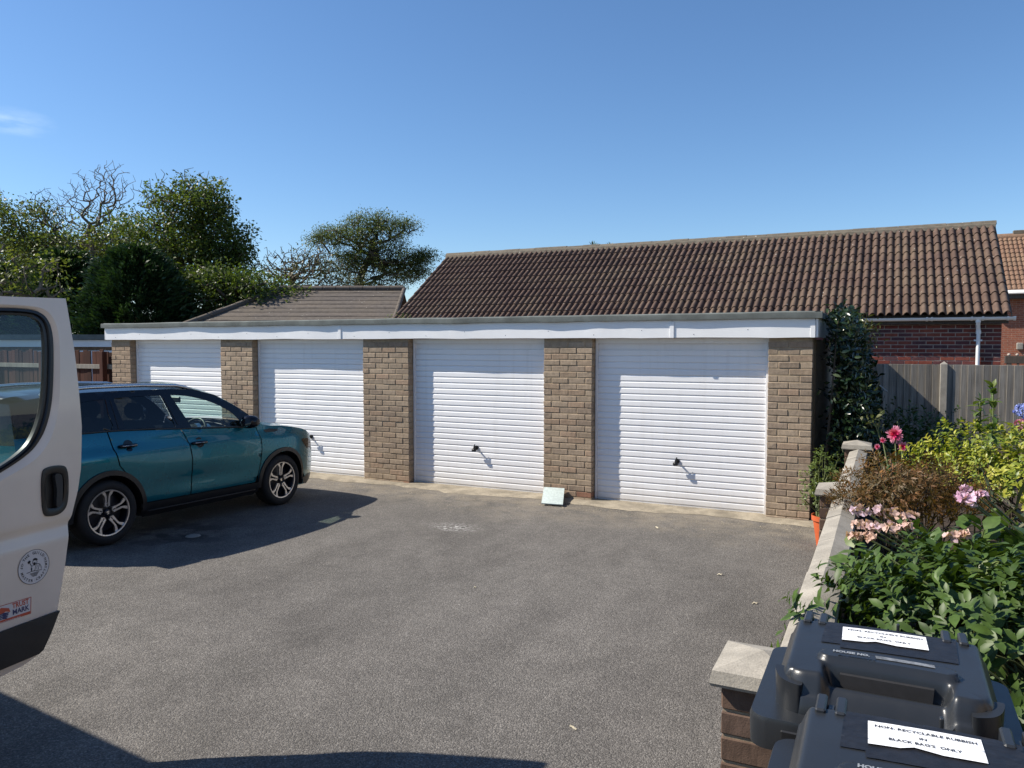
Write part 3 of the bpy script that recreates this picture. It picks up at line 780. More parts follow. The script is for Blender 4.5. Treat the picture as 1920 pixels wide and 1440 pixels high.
# ================================================================== GREY-ROOFED BUNGALOW further off
def build_grey_house():
    rl = Vector(sight(530, 549, 26)); rr = Vector(sight(757, 539, 26))
    ax = (rr - rl); ax.z = 0; ax.normalize()                           # ridge direction
    nrm = Vector((ax.y, -ax.x, 0))                                     # towards the viewer
    z0 = (rl.z + rr.z) / 2; rl.z = rr.z = z0
    run = 4.4; ez = z0 - 2.1
    root = thing('hipped_bungalow', (rl.x, rl.y, 0), 'distant bungalow with plain grey brown hipped roof left of the long tiled roof', 'house')
    A = rl - ax * 3.6; A = Vector((A.x, A.y, ez)) + nrm * run; B = rr + nrm * run; B = Vector((B.x, B.y, ez))
    Cc = rr - nrm * run; Cc.z = ez; Dd = rl - ax * 3.6 - nrm * run; Dd.z = ez
    w = [A - nrm * .4 + ax * .4, B - nrm * .4 - ax * .3, Cc + nrm * .4 - ax * .3, Dd + nrm * .4 + ax * .4]
    V = [(p.x, p.y, -.05) for p in w] + [(p.x, p.y, ez + .05) for p in w]
    add('wall', (V, [(0, 1, 5, 4), (1, 2, 6, 5), (2, 3, 7, 6), (3, 0, 4, 7)]), MATS['red_brick_far'], root)
    g = [w[1], w[2], rr - ax * .3 - Vector((0, 0, .1))]
    add('gable', ([(w[1].x, w[1].y, ez), (w[2].x, w[2].y, ez), tuple(rr - ax * .3 - Vector((0, 0, .1)))], [(0, 1, 2)]), MATS['red_brick_far'], root)
    roof = add('roof', ([tuple(A), tuple(B), tuple(rr), tuple(rl), tuple(Cc), tuple(Dd)], [(0, 1, 2, 3), (4, 5, 3, 2), (5, 0, 3)]), M_TILE2, root)
    n = 15; up = (rr - B) / n; out = Vector((0, 0, .035)); e = up.normalized()
    for i in range(n):
        t0, t1 = i / n, (i + 1) / n
        l0 = A.lerp(rl, t0); l1 = A.lerp(rl, min(1, t1 + .02)); r0 = B.lerp(rr, t0); r1 = B.lerp(rr, min(1, t1 + .02))
        lo = Vector((0, 0, .036)); hi = Vector((0, 0, .015)); m = 14; rings = []
        for k in range(m + 1):
            a = l0.lerp(r0, k / m); b = l1.lerp(r1, k / m); j = Vector((0, 0, random.uniform(-.006, .006)))
            rings.append([a + Vector((0, 0, .002)), a + lo + j, b + hi])
        add('tile_course', loft(rings), M_TILE2, roof)
    def cap(p, q, r, name='ridge_tile'):
        k = max(3, int((q - p).length / .45))
        for i in range(k):
            a = p.lerp(q, i / k); b = p.lerp(q, (i + .97) / k); up2 = Vector((0, 0, .05 + random.uniform(-.006, .006)))
            add(name, tube([a + up2, b + up2], r, 8), M_TILE2, roof, smooth=True, sharp=50)
    cap(rl, rr, .10); cap(A, rl, .10); cap(B + ax * .02, rr + ax * .02, .07, 'verge_tile')
    cap(Dd, rl, .10)
build_grey_house()

# ================================================================== HOUSE beyond on the right edge
def build_right_house():
    p = Vector(sight(1880, 545, 27)); x0 = p.x - .6; y0 = p.y; ez = p.z
    root = thing('far_house', (x0 + 3, y0 + 4, 0), 'taller brick house with orange brown tiled roof at the right edge', 'house')
    add('wall', box(x0, x0 + 9, y0 + .35, y0 + 8, -.05, ez), brick_wall_mat('orange_brick', (.30, .11, .065), (.24, .085, .055), (.32, .24, .18), .225, .075), root)
    top = Vector(sight(1890, 449, 30)); rz = top.z; ry = y0 + (rz - ez) / math.tan(R(35))
    roof = add('roof', ([(x0 - .3, y0, ez), (x0 + 9.3, y0, ez), (x0 + 9.3, ry, rz), (x0 - .3, ry, rz), (x0 - .3, 2 * ry - y0, ez), (x0 + 9.3, 2 * ry - y0, ez)], [(0, 1, 2, 3), (3, 2, 5, 4)]), M_TILE3, root)
    # rolled tile courses
    rows = 12; cw = .15; sl = Vector((0, ry - y0, rz - ez)) / rows; nrm = Vector((0, -sl.z, sl.y)).normalized()
    for r in range(rows):
        rings = []
        for k in range(int(4.2 / (cw / 4)) + 1):
            x = x0 - .3 + k * cw / 4; h = .045 * abs(math.sin(math.pi * k / 4)) + .01
            b = Vector((x, y0, ez)) + sl * r
            rings.append([b + nrm * .0, b + nrm * (h + .03), b + sl * 1.04 + nrm * h])
        add('tile_course', loft(rings), M_TILE3, roof)
    add('ridge', tube([(x0 - .3, ry, rz + .03), (x0 + 9.3, ry, rz + .03)], .13, 8), M_TILE3, roof, smooth=True)
    c = Vector(sight(1908, 445, 30)); add('ridge_vent', cbox(c.x - .25, c.x + .35, ry - .1, ry + .1, rz + .1, rz + .26, .02), M_RIDGE, roof)
    add('gutter', tube([(x0 - .35, y0 - .06, ez - .06), (x0 + 9.3, y0 - .06, ez - .06)], .07, 8), M_UPVC, root, smooth=True)
    add('eaves_board', box(x0 - .3, x0 + 9.3, y0 + .02, y0 + .34, ez - .28, ez - .14), M_TIMBER, root)
    q = Vector(sight(1914, 648, 26.9)); add('wall_lamp', cbox(q.x - .1, q.x + .1, y0 + .22, y0 + .345, q.z - .14, q.z + .1, .02), M_POST, root)
    # pergola beams topped with round knobs
    pg = thing('pergola', tuple(sight(1900, 760, 22)), 'dark timber pergola rail with pale round knobs beyond the fence', 'pergola')
    a = Vector(sight(1884, 667, 22)); b = a + Vector((4.5, 0, 0))
    add('beam', cbox(a.x, b.x, a.y - .06, a.y + .06, a.z - .22, a.z, .01), M_TIMBER, pg)
    add('post', cbox(a.x + .05, a.x + .17, a.y - .055, a.y + .055, -.05, a.z - .221, .01), M_TIMBER, pg)
    add('post', cbox(b.x - .2, b.x - .08, a.y - .055, a.y + .055, -.05, a.z - .221, .01), M_TIMBER, pg)
    for i in range(10):
        x = a.x + .1 + i * .2; add('knob', lathe([(0, .07), (.03, .06), (.045, .035), (.035, .008), (.025, .0)], 10, 'z', (x, a.y, a.z)), M_WHITEMETAL, pg, smooth=True)
    for i in range(4):
        x = a.x + .3 + i * .3; add('slat', cbox(x, x + .05, a.y - .05, a.y + .05, a.z - .8, a.z - .221, .006), M_TIMBER, pg)
build_right_house()

# ================================================================== GARAGE ROW beyond, far left
def build_far_garage():
    p = Vector(sight(212, 640, 17.6)); q = Vector(sight(-300, 640, 17.6))
    d = (p - q); d.z = 0; L = d.length; d.normalize(); n = Vector((d.y, -d.x, 0))
    root = thing('far_garage_block', tuple(q.xy) + (0,), 'low brick garage block with grey felt edge and white fascia far left beyond the fence', 'garages')
    def pr(loop0, z0, z1, name, mat, t=.2, off=0):
        V = []
        for z in (z0, z1):
            for a, b in ((0, off), (L, off), (L, off - t), (0, off - t)):
                s = q + d * a + n * b; V.append((s.x, s.y, z))
        add(name, (V, [(0, 1, 5, 4), (1, 2, 6, 5), (2, 3, 7, 6), (3, 0, 4, 7), (4, 5, 6, 7), (3, 2, 1, 0)]), mat, root)
    pr(0, -.05, 1.88, 'wall', brick_wall_mat('brown_brick_far', (.20, .135, .09), (.25, .17, .12), (.28, .21, .15)), 3.6)
    pr(0, 1.885, 2.04, 'fascia_board', M_UPVC, .03, .09); pr(0, 2.045, 2.165, 'felt_roof', M_FELT, 3.8, .14)
    for i in range(4):
        a = 1.2 + i * 3.2
        V = []
        for z in (.02, 1.80):
            for aa, bb in ((a, .03), (a + 2.1, .03), (a + 2.1, .005), (a, .005)):
                s = q + d * aa + n * bb; V.append((s.x, s.y, z))
        add('garage_door', (V, [(0, 1, 5, 4), (1, 2, 6, 5), (3, 0, 4, 7), (4, 5, 6, 7)]), M_DOOR, root)
build_far_garage()

# ================================================================== HOUSE that the yard belongs to, seen only as a reflection
def build_near_house():
    x0, y0, y1 = 6.2, -9.0, 5.2
    root = thing('brick_house', (x0 + 3, -2, 0), 'pale brick house with white bargeboards mirrored in the vehicle windows', 'house')
    wall = add('wall', box(x0, x0 + 7, y0, y1, -.05, 2.55), brick_wall_mat('pale_house_brick', (.36, .265, .18), (.42, .315, .22), (.42, .36, .28), axis='YZ'), root)
    ym = (y0 + y1) / 2
    add('gable', ([(x0, y0, 2.552), (x0, y1, 2.552), (x0, ym, 5.6)], [(0, 1, 2)]), MATS['pale_house_brick'], wall)
    roof = add('roof', ([(x0 - .3, y0 - .3, 2.42), (x0 + 7.3, y0 - .3, 2.42), (x0 + 7.3, ym, 5.75), (x0 - .3, ym, 5.75), (x0 - .3, y1 + .3, 2.42), (x0 + 7.3, y1 + .3, 2.42)], [(0, 1, 2, 3), (3, 2, 5, 4)]), M_TILE, root)
    for ya in (y0 - .3, y1 + .3):
        V = [(x0 - .33, ya, 2.30), (x0 - .33, ym, 5.63), (x0 - .33, ym, 5.83), (x0 - .33, ya, 2.50)]; V += [(p[0] + .025, p[1], p[2]) for p in V]
        add('bargeboard', (V, [(0, 1, 2, 3), (7, 6, 5, 4), (0, 4, 5, 1), (1, 5, 6, 2), (2, 6, 7, 3), (3, 7, 4, 0)]), M_UPVC, roof)
    for ya, w, z0, z1, nm in ((2.2, 1.5, .95, 2.05, 'window'), (-4.5, 1.8, .95, 2.05, 'window'), (-1.4, .95, .02, 2.1, 'door')):
        f = add(nm, join(cbox(x0 - .03, x0 - .002, ya, ya + .07, z0, z1, .005), cbox(x0 - .03, x0 - .002, ya + w - .07, ya + w, z0, z1, .005), cbox(x0 - .03, x0 - .002, ya + .071, ya + w - .071, z0, z0 + .07, .005), cbox(x0 - .03, x0 - .002, ya + .071, ya + w - .071, z1 - .07, z1, .005)), M_UPVC, root)
        add('pane' if nm == 'window' else 'leaf', box(x0 - .012, x0 - .003, ya + .072, ya + w - .072, z0 + .072, z1 - .072), M_BLKPAINT if nm == 'window' else M_UPVC, f)
build_near_house()

# ================================================================== FENCES
def build_fences():
    FYr = 13.25
    root = thing('board_fence', (1.5, FYr, 0), 'weathered grey feather edge board fence with concrete posts in the garden', 'fence')
    vis = .098; boards = []
    bank = []
    for _ in range(4):
        h = 1.52 + random.uniform(-.006, .006); j = random.uniform(-.003, .003)
        V, F = cbox(-.06, .06, -.006, .006, 0, h, .002)
        bank.append(mk_mesh('board', [(x, y + (x / .12) * .024, z) for x, y, z in V], F))
    posts = [-1.05, .77, 2.60, 4.43]
    for a, b in zip(posts[:-1], posts[1:]):
        k = int((b - a - .12) / vis)
        for i in range(k + 1):
            x = a + .085 + (b - a - .17) * i / k
            obj('board', random.choice(bank), M_FENCE, root, (x, FYr + random.uniform(-.002, .002), .115), (0, random.uniform(-.006, .006), R(random.uniform(-1, .5))))
        for z in (.35, .9, 1.45): add('rail', cbox(a + .05, b - .05, FYr + .022, FYr + .07, z - .04, z + .04, .004), M_FENCE, root)
        add('gravel_board', cbox(a + .05, b - .05, FYr - .02, FYr + .02, -.05, .112, .004), M_POST, root)
    for x in posts:
        V, F = cbox(x - .05, x + .05, FYr - .055, FYr + .055, -.05, 1.655, .008)
        ap = [(x - .04, FYr - .045, 1.656), (x + .04, FYr - .045, 1.656), (x + .04, FYr + .045, 1.656), (x - .04, FYr + .045, 1.656), (x, FYr, 1.69)]
        add('post', join((V, F), (ap, [(0, 1, 4), (1, 2, 4), (2, 3, 4), (3, 0, 4)])), M_POST, root)
    # reddish close-boarded fence left of the garages
    root = thing('red_brown_fence', (-15, 10.2, 0), 'dark red brown board fence beside the left end of the garages', 'fence')
    x = -12.12; i = 0
    while x > -24:
        w = .125; h = 1.79 + random.uniform(-.03, .03)
        me = mk_mesh('board', *cbox(-w / 2 + .004, w / 2 - .004, -.01, .01, 0, h, .003))
        obj('board', me, M_FENCE2, root, (x - w / 2, 10.2 + random.uniform(-.008, .008), .02), (0, random.uniform(-.012, .012), 0)); x -= w; i += 1
    for z in (.5, 1.5): add('rail', cbox(-24, -12.12, 10.155, 10.187, z - .045, z + .045, .004), M_FENCE, root)
    for px in (-13.9, -15.8, -17.7, -19.6, -21.5): add('post', cbox(px - .05, px + .05, 10.05, 10.154, -.05, 1.80, .006), M_FENCE2, root)
build_fences()

# ================================================================== LOW GARDEN WALL
WX = -.235
WP = [(2.34, -.47), (5.65, -.431), (8.28, -.392)]
def build_wall():
    root = thing('garden_wall', (WX, 5.5, 0), 'low brown brick garden wall with cast stone coping and capped piers', 'wall')
    CH = .081; n = 11; HB = .071; zt = .90
    get = brick_bank(.215, .102, HB, jit=.0015, c=.004)
    gv = {}
    for pi, (py, px) in enumerate(WP):
        cx, cy = px + .14, py + .14; s = .1075
        pier = add('pier', box(cx - s + .006, cx + s - .006, cy - s + .006, cy + s - .006, -.05, zt), M_WMORT, root)
        for c in range(n):
            z = zt - (c + 1) * CH + .006 + HB / 2
            for k in (-1, 1):
                if c % 2 == 0:
                    obj('brick', get(.215), M_WBRICK, pier, (cx, cy + k * .0565, z))
                else:
                    if 'r' not in gv: gv['r'] = [mk_mesh('brick', *cbox(-.051, .051, -.1075, .1075, -HB / 2, HB / 2, .004, .0015)) for _ in range(4)]
                    obj('brick', random.choice(gv['r']), M_WBRICK, pier, (cx + k * .0565, cy, z))
        h = .14
        V = [(cx + a * (h - .006), cy + b * (h - .006), zt + .001) for a, b in ((-1, -1), (1, -1), (1, 1), (-1, 1))] + [(cx + a * h, cy + b * h, zt + .012) for a, b in ((-1, -1), (1, -1), (1, 1), (-1, 1))] + [(cx + a * (h - .008), cy + b * (h - .008), zt + .05) for a, b in ((-1, -1), (1, -1), (1, 1), (-1, 1))] + [(cx, cy, zt + .088)]
        F = [(3, 2, 1, 0)] + [(i, (i + 1) % 4, 4 + (i + 1) % 4, 4 + i) for i in range(4)] + [(4 + i, 4 + (i + 1) % 4, 8 + (i + 1) % 4, 8 + i) for i in range(4)] + [(8 + i, 8 + (i + 1) % 4, 12) for i in range(4)]
        add('cap', (V, F), M_CAST, pier)
    for a, b in ((0, 1), (1, 2)):
        y0 = WP[a][0] + .28 - .03; y1 = WP[b][0] + .03
        core = add('wall_panel', box(WX - .043, WX + .043, y0, y1, -.05, .835), M_WMORT, root)
        if 'w' not in gv: gv['w'] = {}
        for c in range(10):
            z = .838 - (c + 1) * CH + HB / 2
            for s, l in bond(y1 - y0, .215, .010, c % 2):
                key = round(l, 3)
                if key not in gv['w']: gv['w'][key] = [mk_mesh('brick', *cbox(-.051, .051, -l / 2, l / 2, -HB / 2, HB / 2, .004, .0015)) for _ in range(3)]
                obj('brick', random.choice(gv['w'][key]), M_WBRICK, core, (WX, y0 + s + l / 2, z))
        k = 5 if a == 0 else 4; L = (y1 - y0 - .02) / k
        for i in range(k):
            ya, yb = y0 + .01 + i * L + .003, y0 + .01 + (i + 1) * L - .003
            prof = [(-.078, .838), (-.082, .846), (-.082, .876), (-.076, .882), (0, .912), (.076, .882), (.082, .876), (.082, .846), (.078, .838)]
            dx = random.uniform(-.003, .003); dz = random.uniform(-.002, .002)
            V, F = loft([[(WX + x + dx, y, z + dz) for x, z in prof] for y in (ya, yb)], True)
            F += [tuple(range(9)), tuple(reversed(range(9, 18)))]
            add('coping_stone', (V, F), M_CAST, core)
build_wall()

# ================================================================== TEAL CAR
CK = .925; CXC = -7.30; CYR = 4.763; CZ0 = ground_z(4.763); CSL = (ground_z(7.06) - CZ0) / (2.5 * CK)
def CW(l, s, z): return Vector((CXC + l * CK, CYR + s * CK, CZ0 + CSL * s * CK + z * CK))
def interp(x, pts):
    if x <= pts[0][0]: return pts[0][1]
    for (a, b), (c, d) in zip(pts[:-1], pts[1:]):
        if x <= c:
            t = (x - a) / (c - a); t = t * t * (3 - 2 * t) * .5 + t * .5; return b + (d - b) * t
    return pts[-1][1]
def car_w(s, z):
    """half width of the car at length s, height z"""
    w = .872
    if s > 2.45: w -= .205 * ((s - 2.45) / .80) ** 2.7
    if s < -.25: w -= .12 * ((-.25 - s) / .63) ** 2.2
    belt = 1.09
    if z <= belt:
        w += interp(z, [(.15, -.075), (.3, -.03), (.42, -.012), (.62, .0), (.78, .004), (.86, -.002), (.93, -.012), (.97, -.034), (belt, -.055)])
        # swell over the rear wheel and dished lower doors
        w += .018 * math.exp(-((s + .0) / .45) ** 2) * math.exp(-((z - .90) / .12) ** 2)
        w += .016 * math.exp(-((s - 2.5) / .45) ** 2) * math.exp(-((z - .80) / .14) ** 2)
        w -= .016 * math.exp(-((s - 1.15) / .7) ** 2) * math.exp(-((z - .55) / .10) ** 2)
    else:
        t = (z - belt) / .47; w += -.055 - .165 * t - .03 * t * t
    if s > 2.15 and z > .86:
        w -= .10 * ((z - .86) / .22) ** 2 * min(1, (s - 2.15) / .5)
    return w
def build_car():
    root = thing('car', tuple(CW(0, 1.25, 0)), 'teal blue compact SUV with black roof parked facing the garages', 'car')
    def side(sgn, off=0.0):
        return lambda s, z: CW(sgn * (car_w(s, z) + off), s, z)
    top = [(-.80, 1.46), (-.6, 1.505), (-.3, 1.535), (0, 1.55), (.5, 1.555), (.95, 1.555), (1.26, 1.545), (1.55, 1.468), (1.84, 1.308), (2.06, 1.150)]
    hood = [(2.06, 1.150), (2.17, 1.075), (2.3, 1.052), (2.56, 1.030), (2.85, .985), (3.02, .940), (3.11, .875)]
    nose = [(3.11, .875), (3.18, .76), (3.24, .62), (3.27, .50), (3.265, .38), (3.22, .25), (3.12, .19)]
    tail = [(-.70, .23), (-.85, .30), (-.88, .45), (-.875, .62), (-.86, .80), (-.845, .98), (-.84, 1.08)]
    tail_up = [(-.84, 1.08), (-.825, 1.25), (-.80, 1.46)]
    def arc(c, r, a0, a1, n=18): return [(c + r * math.cos(R(a0 + (a1 - a0) * i / n)), .33 + r * math.sin(R(a0 + (a1 - a0) * i / n))) for i in range(n + 1)]
    RO, RI = .435, .385
    fa, ra = 2.47, -.01
    zl = .37                                                           # bottom of the painted doors
    belt = [(-.84, 1.145), (-.4, 1.15), (.1, 1.15), (.5, 1.138), (1.0, 1.108), (1.5, 1.085), (1.9, 1.06), (2.05, 1.05)]
    def bz(s): return interp(s, belt)
    fs = [(2.05, bz(2.05)), (2.085, .90), (2.085, .79), (2.07, .60), (2.03, .46), (1.99, zl)]     # wing / front door seam
    ms = [(.92, bz(.92)), (.97, 1.02), (1.0, .93), (1.02, .76), (1.02, .525), (1.0, zl)]
    rs = [(.03, bz(.03)), (.05, 1.0), (.075, .90), (.10, .80), (.18, .71)]
    g = .007
    def sh(l, d): return [(a + d, b) for a, b in l]
    ang = lambda p, c: math.degrees(math.atan2(p[1] - .33, p[0] - c))
    for sgn, sidename in ((1, 'R'), (-1, 'L')):
        f = side(sgn)
        # front wing: bonnet edge to arch, forward to the bumper
        a_end = math.degrees(math.acos(max(-1, min(1, (2.00 - fa) / RO))))
        wing = sh(fs, g)[:5] + arc(fa, RO, a_end + 1, 8) + [(2.96, .33), (3.02, .24), (3.12, .20)] + [(3.22, .25), (3.265, .38), (3.27, .50), (3.24, .62), (3.18, .76), (3.11, .875)] + list(reversed(hood))[1:-1] + [(2.07, 1.125)]
        wing_o = add('front_wing', panel(wing, [], f, .05), M_TEAL, root, smooth=True)
        # doors
        fd = sh(list(reversed(fs)), -g)[0:] ; fd = [(1.985, zl)] + fd[1:]
        fdoor = sh(ms, g) + fd
        dmat = M_TEAL
        fdo = add('door', panel(fdoor, [], f, .05), dmat, root, smooth=True)
        rdoor = sh(rs, g) + arc(ra, RO, ang((.19, .72), ra), math.degrees(math.asin((zl - .33) / RO)), 10)[1:] + sh(list(reversed(ms)), -g)
        rdo = add('door', panel(rdoor, [], f, .05), dmat, root, smooth=True)
        quarter = [(-.84, 1.08), (-.84, bz(-.84))] + [(s, bz(s)) for s in (-.6, -.3, -.1)] + sh(rs, -g) + arc(ra, RO, ang((.16, .73), ra), 172, 16)[1:] + [(-.5, .40), (-.55, .30), (-.70, .25), (-.85, .32), (-.88, .45), (-.875, .62), (-.86, .80), (-.845, .98)]
        qo = add('rear_wing', panel(quarter, [], f, .05), M_TEAL, root, smooth=True)
        # dark layer behind the gaps
        inner = [(-.8, .4), (-.8, 1.12), (1.9, 1.05), (2.1, 1.03), (3.0, .80), (3.05, .4)] + arc(fa, RO - .005, 5, 175, 16) + arc(ra, RO - .005, 5, 175, 16)
        add('inner_panel', panel(inner, [], side(sgn, -.03), .12), M_INTER, root, smooth=True)
        # greenhouse frame with window openings
        fw = spline([(1.075, 1.122), (1.45, 1.105), (1.83, 1.088), (1.80, 1.15), (1.69, 1.265), (1.46, 1.385), (1.2, 1.458), (1.02, 1.482), (.925, 1.487)], 4)
        fw = fw + [(.935, 1.45), (1.0, 1.30)]
        rw = [(.25, 1.162), (.55, 1.155), (.865, 1.138), (.83, 1.30), (.79, 1.478), (.78, 1.488), (.5, 1.49), (.22, 1.478), (.21, 1.46), (.23, 1.30)]
        qw = spline([(.085, 1.168), (.10, 1.32), (.115, 1.46), (.09, 1.472), (-.1, 1.46), (-.3, 1.42), (-.45, 1.34), (-.52, 1.24), (-.47, 1.185), (-.3, 1.168)], 3, True)
        frame = [(s, bz(s) + .004) for s in (-.83, -.4, .1, .5, 1.0, 1.5, 1.9, 2.05)] + list(reversed(top))
        fr = add('window_frame', panel(frame, [fw, rw, qw], f, .05), M_BLKPAINT, root, smooth=True)
        add('side_window', panel(fw, [], side(sgn, -.006), .08), M_GLASS, fr, smooth=True)
        add('side_window', panel(rw, [], side(sgn, -.006), .08), M_GLASSDK, fr, smooth=True)
        add('side_window', panel(qw, [], side(sgn, -.006), .08), M_GLASSDK, fr, smooth=True)
        # door seam drawn up the B pillar
        for sx in (.90, .165):
            add('pillar_seam', tube([side(sgn, .001)(sx - (z - 1.15) * .28 * (sx > .5), z) for z in (1.16, 1.3, 1.46)], .004, 4), M_INTER, fr)
        add('belt_trim', tube([side(sgn, .002)(s, bz(s) + .006) for s in np.linspace(-.5, 2.03, 24)], .011, 6), M_BLACK, fr, smooth=True)
        # wheel arch cladding and sill
        for c, a0, a1 in ((fa, -6, 186), (ra, -6, 186)):
            pts_o = arc(c, RO, a1, a0, 26); pts_i = arc(c, RI, a1, a0, 26)
            rings = []
            for (so, zo), (si, zi) in zip(pts_o, pts_i):
                wo = max(car_w(so, zo), .80); wi = max(car_w(si, zi), .80)
                rings.append([CW(sgn * (wo - .006), so, zo), CW(sgn * (wo + .012), so, zo), CW(sgn * (wi + .016), si, zi), CW(sgn * (wi - .05), si, zi - .003), CW(sgn * (wi - .2), si, zi)])
            add('arch_cladding', loft(rings), M_BLACK, root, smooth=True, sharp=40)
            # inner wheel housing
            rings = [[CW(sgn * l, s, z) for l in (.83, .52)] for s, z in arc(c, RI + .02, 195, -15, 20)]
            add('wheel_housing', loft(rings), M_INTER, root, smooth=True)
        sill = [(.36, zl - .008), (2.05, zl - .008), (2.06, .26), (2.02, .205), (.42, .205), (.37, .27)]
        add('sill_cladding', panel(sill, [], lambda s, z: CW(sgn * (car_w(s, z) + .008 - .04 * max(0, (.28 - z) / .08)), s, z), .06), M_BLACK, root, smooth=True)
        add('sill_strip', tube([CW(sgn * (car_w(s, .27) + .006), s, .272) for s in np.linspace(.45, 2.0, 12)], .008, 5), M_BLACK, root, smooth=True)
        add('bumper_cladding', panel([(2.92, .30), (2.96, .21), (3.09, .19), (3.20, .23), (3.25, .32), (3.10, .33)], [], side(sgn, .005), .05), M_BLACK, root, smooth=True)
        # handles in their scoops
        for door, hs, hz in ((fdo, 1.13, .945), (rdo, .22, .995)):
            cup = [(hs + .012 + .058 * math.cos(t), hz + .058 * math.sin(t)) for t in np.linspace(0, 2 * math.pi, 24, endpoint=False)]
            add('handle_cup', panel(cup, [], lambda s, z: CW(sgn * (car_w(s, z) + .0025), s, z), .03), M_BLKPAINT, door, smooth=True)
            P = [side(sgn, o)(hs + ds, hz) for ds, o in ((-.105, .004), (-.085, .026), (0, .034), (.085, .028), (.11, .004))]
            hb = tube(P, [.010, .017, .019, .017, .010], 8)
            add('handle', hb, M_BLKPAINT, door, smooth=True)
            add('handle_strip', tube([p + Vector((sgn * .014, 0, .002)) for p in P[1:4]], .0045, 5), M_SILVER, door, smooth=True)
        # door mirror
        mc = side(sgn, .12)(1.86, 1.135)
        rings = []
        for t, (ry, rz) in ((-.085, (.5, .5)), (-.06, (.9, .92)), (0, (1, 1)), (.05, (.9, .9)), (.08, (.55, .55))):
            rings.append([(mc.x + sgn * (.088 * math.cos(a) * ry), mc.y + t * .9 + .02 * math.cos(a), mc.z + .076 * math.sin(a) * rz) for a in np.linspace(0, 2 * math.pi, 16, endpoint=False)])
        V, Fq = loft(rings, True); Fq += [tuple(range(16)), tuple(reversed(range(64, 80)))]
        mir = add('door_mirror', join((V, Fq), tube([side(sgn, -.01)(1.88, 1.09), mc + Vector((0, 0, -.03))], .022, 8)), M_BLKPAINT, root, smooth=True, sharp=50)
        add('mirror_glass', panel([(.085 * math.cos(a), .048 * math.sin(a)) for a in np.linspace(0, 2 * math.pi, 16, endpoint=False)], [], lambda a, b: (mc.x + a, mc.y - .0785, mc.z + b), .05), M_CHROME, mir)
        # roof rail
        P = [CW(sgn * (.60 - .02 * abs(t - .45)), s, z) for t, s, z in ((0, -.52, 1.535), (.08, -.45, 1.572), (.3, 0, 1.598), (.6, .6, 1.605), (.85, 1.05, 1.592), (.95, 1.2, 1.565), (1, 1.26, 1.545))]
        add('roof_rail', tube(P, [.012, .017, .018, .018, .018, .016, .012], 8), M_SILVER, root, smooth=True)
        # wing vent and side lamp
        add('wing_vent', panel([(2.16, 1.008), (2.27, 1.018), (2.42, 1.000), (2.44, .985), (2.36, .972), (2.2, .975)], [], side(sgn, .003), .04), M_BLACK, wing_o)
        add('headlamp', panel(spline([(2.84, .83), (3.02, .83), (3.13, .78), (3.18, .71), (3.10, .68), (2.96, .72)], 4, True), [], side(sgn, .003), .04), M_GLASSDK, wing_o, smooth=True)
        add('tail_lamp', panel(spline([(-.845, 1.0), (-.72, .99), (-.62, .93), (-.66, .86), (-.80, .84), (-.865, .84)], 4, True), [], side(sgn, .003), .04), simple('red_lamp', (.35, .01, .012), .15, coat=1) if 'red_lamp' not in MATS else MATS['red_lamp'], qo, smooth=True)
    # the band that runs over the car from tail to nose
    def band(name, line, mat, crown, n=12, per=3, inset=0.0, parent=root, lift=0):
        line = spline(line, per); rings = []
        for i, (s, z) in enumerate(line):
            a = line[max(0, i - 1)]; b = line[min(len(line) - 1, i + 1)]; t = np.array(b) - np.array(a); t = t / np.linalg.norm(t); nn = np.array([-t[1], t[0]])
            if crown < 0: nn = -nn
            w = car_w(s, z) - inset; ring = []
            for k in range(n + 1):
                u = -1 + 2 * k / n; c = abs(crown) * (1 - abs(u) ** 2.4) + lift
                ring.append(CW(u * w, s + nn[0] * c, z + nn[1] * c))
            rings.append(ring)
        return add(name, loft(rings), mat, parent, smooth=True)
    band('tailgate', tail, M_TEAL, .08); band('roof', top[:7], M_BLKPAINT, .055)
    band('rear_window', tail_up, M_GLASSDK, .075)
    band('windscreen', top[6:] + [(2.18, 1.078)], M_GLASS, .075)
    band('bonnet', hood[1:], M_TEAL, .045); band('front_bumper', nose, M_TEAL, .10)
    add('spoiler', loft([[CW(u * .60, s, z + .03 * (1 - u * u)) for u in np.linspace(-1, 1, 9)] for s, z in ((-.62, 1.545), (-.80, 1.53), (-.93, 1.50), (-.90, 1.475), (-.80, 1.47))]), M_BLKPAINT, root, smooth=True)
    plate = [CW(l, -.985 + .0, z) for l, z in ((-.26, .60), (.26, .60), (.26, .71), (-.26, .71))]
    add('number_plate', ([tuple(p) for p in plate], [(0, 1, 2, 3)]), M_PAPER, root)
    add('rear_wiper', tube([CW(.02, -.93, 1.12), CW(.15, -.915, 1.17), CW(.36, -.90, 1.19)], .012, 6), M_BLACK, root)
    add('underbody', loft([[CW(u, s, .20 + .02 * (abs(u) > .5)) for u in (-.72, -.4, 0, .4, .72)] for s in np.linspace(-.75, 3.05, 8)]), M_INTER, root)
    # cabin
    cab = join(mapv(box(-.70, .70, -.70, 2.0, .30, .42), lambda l, s, z: CW(l, s, z)), mapv(cbox(-.68, .68, 1.62, 2.12, .70, 1.03, .05), lambda l, s, z: CW(l, s, z)), mapv(box(-.10, .10, .9, 1.7, .42, .68), lambda l, s, z: CW(l, s, z)))
    add('cabin_trim', cab, M_INTER, root)
    def seat(l, s, w, nm='seat'):
        parts = join(mapv(cbox(l - w / 2, l + w / 2, s, s + .5, .42, .62, .05), lambda a, b, c: CW(a, b, c)), mapv(cbox(l - w / 2 + .02, l + w / 2 - .02, -.07, .07, 0, .62, .06), lambda a, b, c: CW(a, s - .02 - c * .28 + b, .58 + c)))
        o = add(nm, parts, M_INTER, root, smooth=True, sharp=60); return o
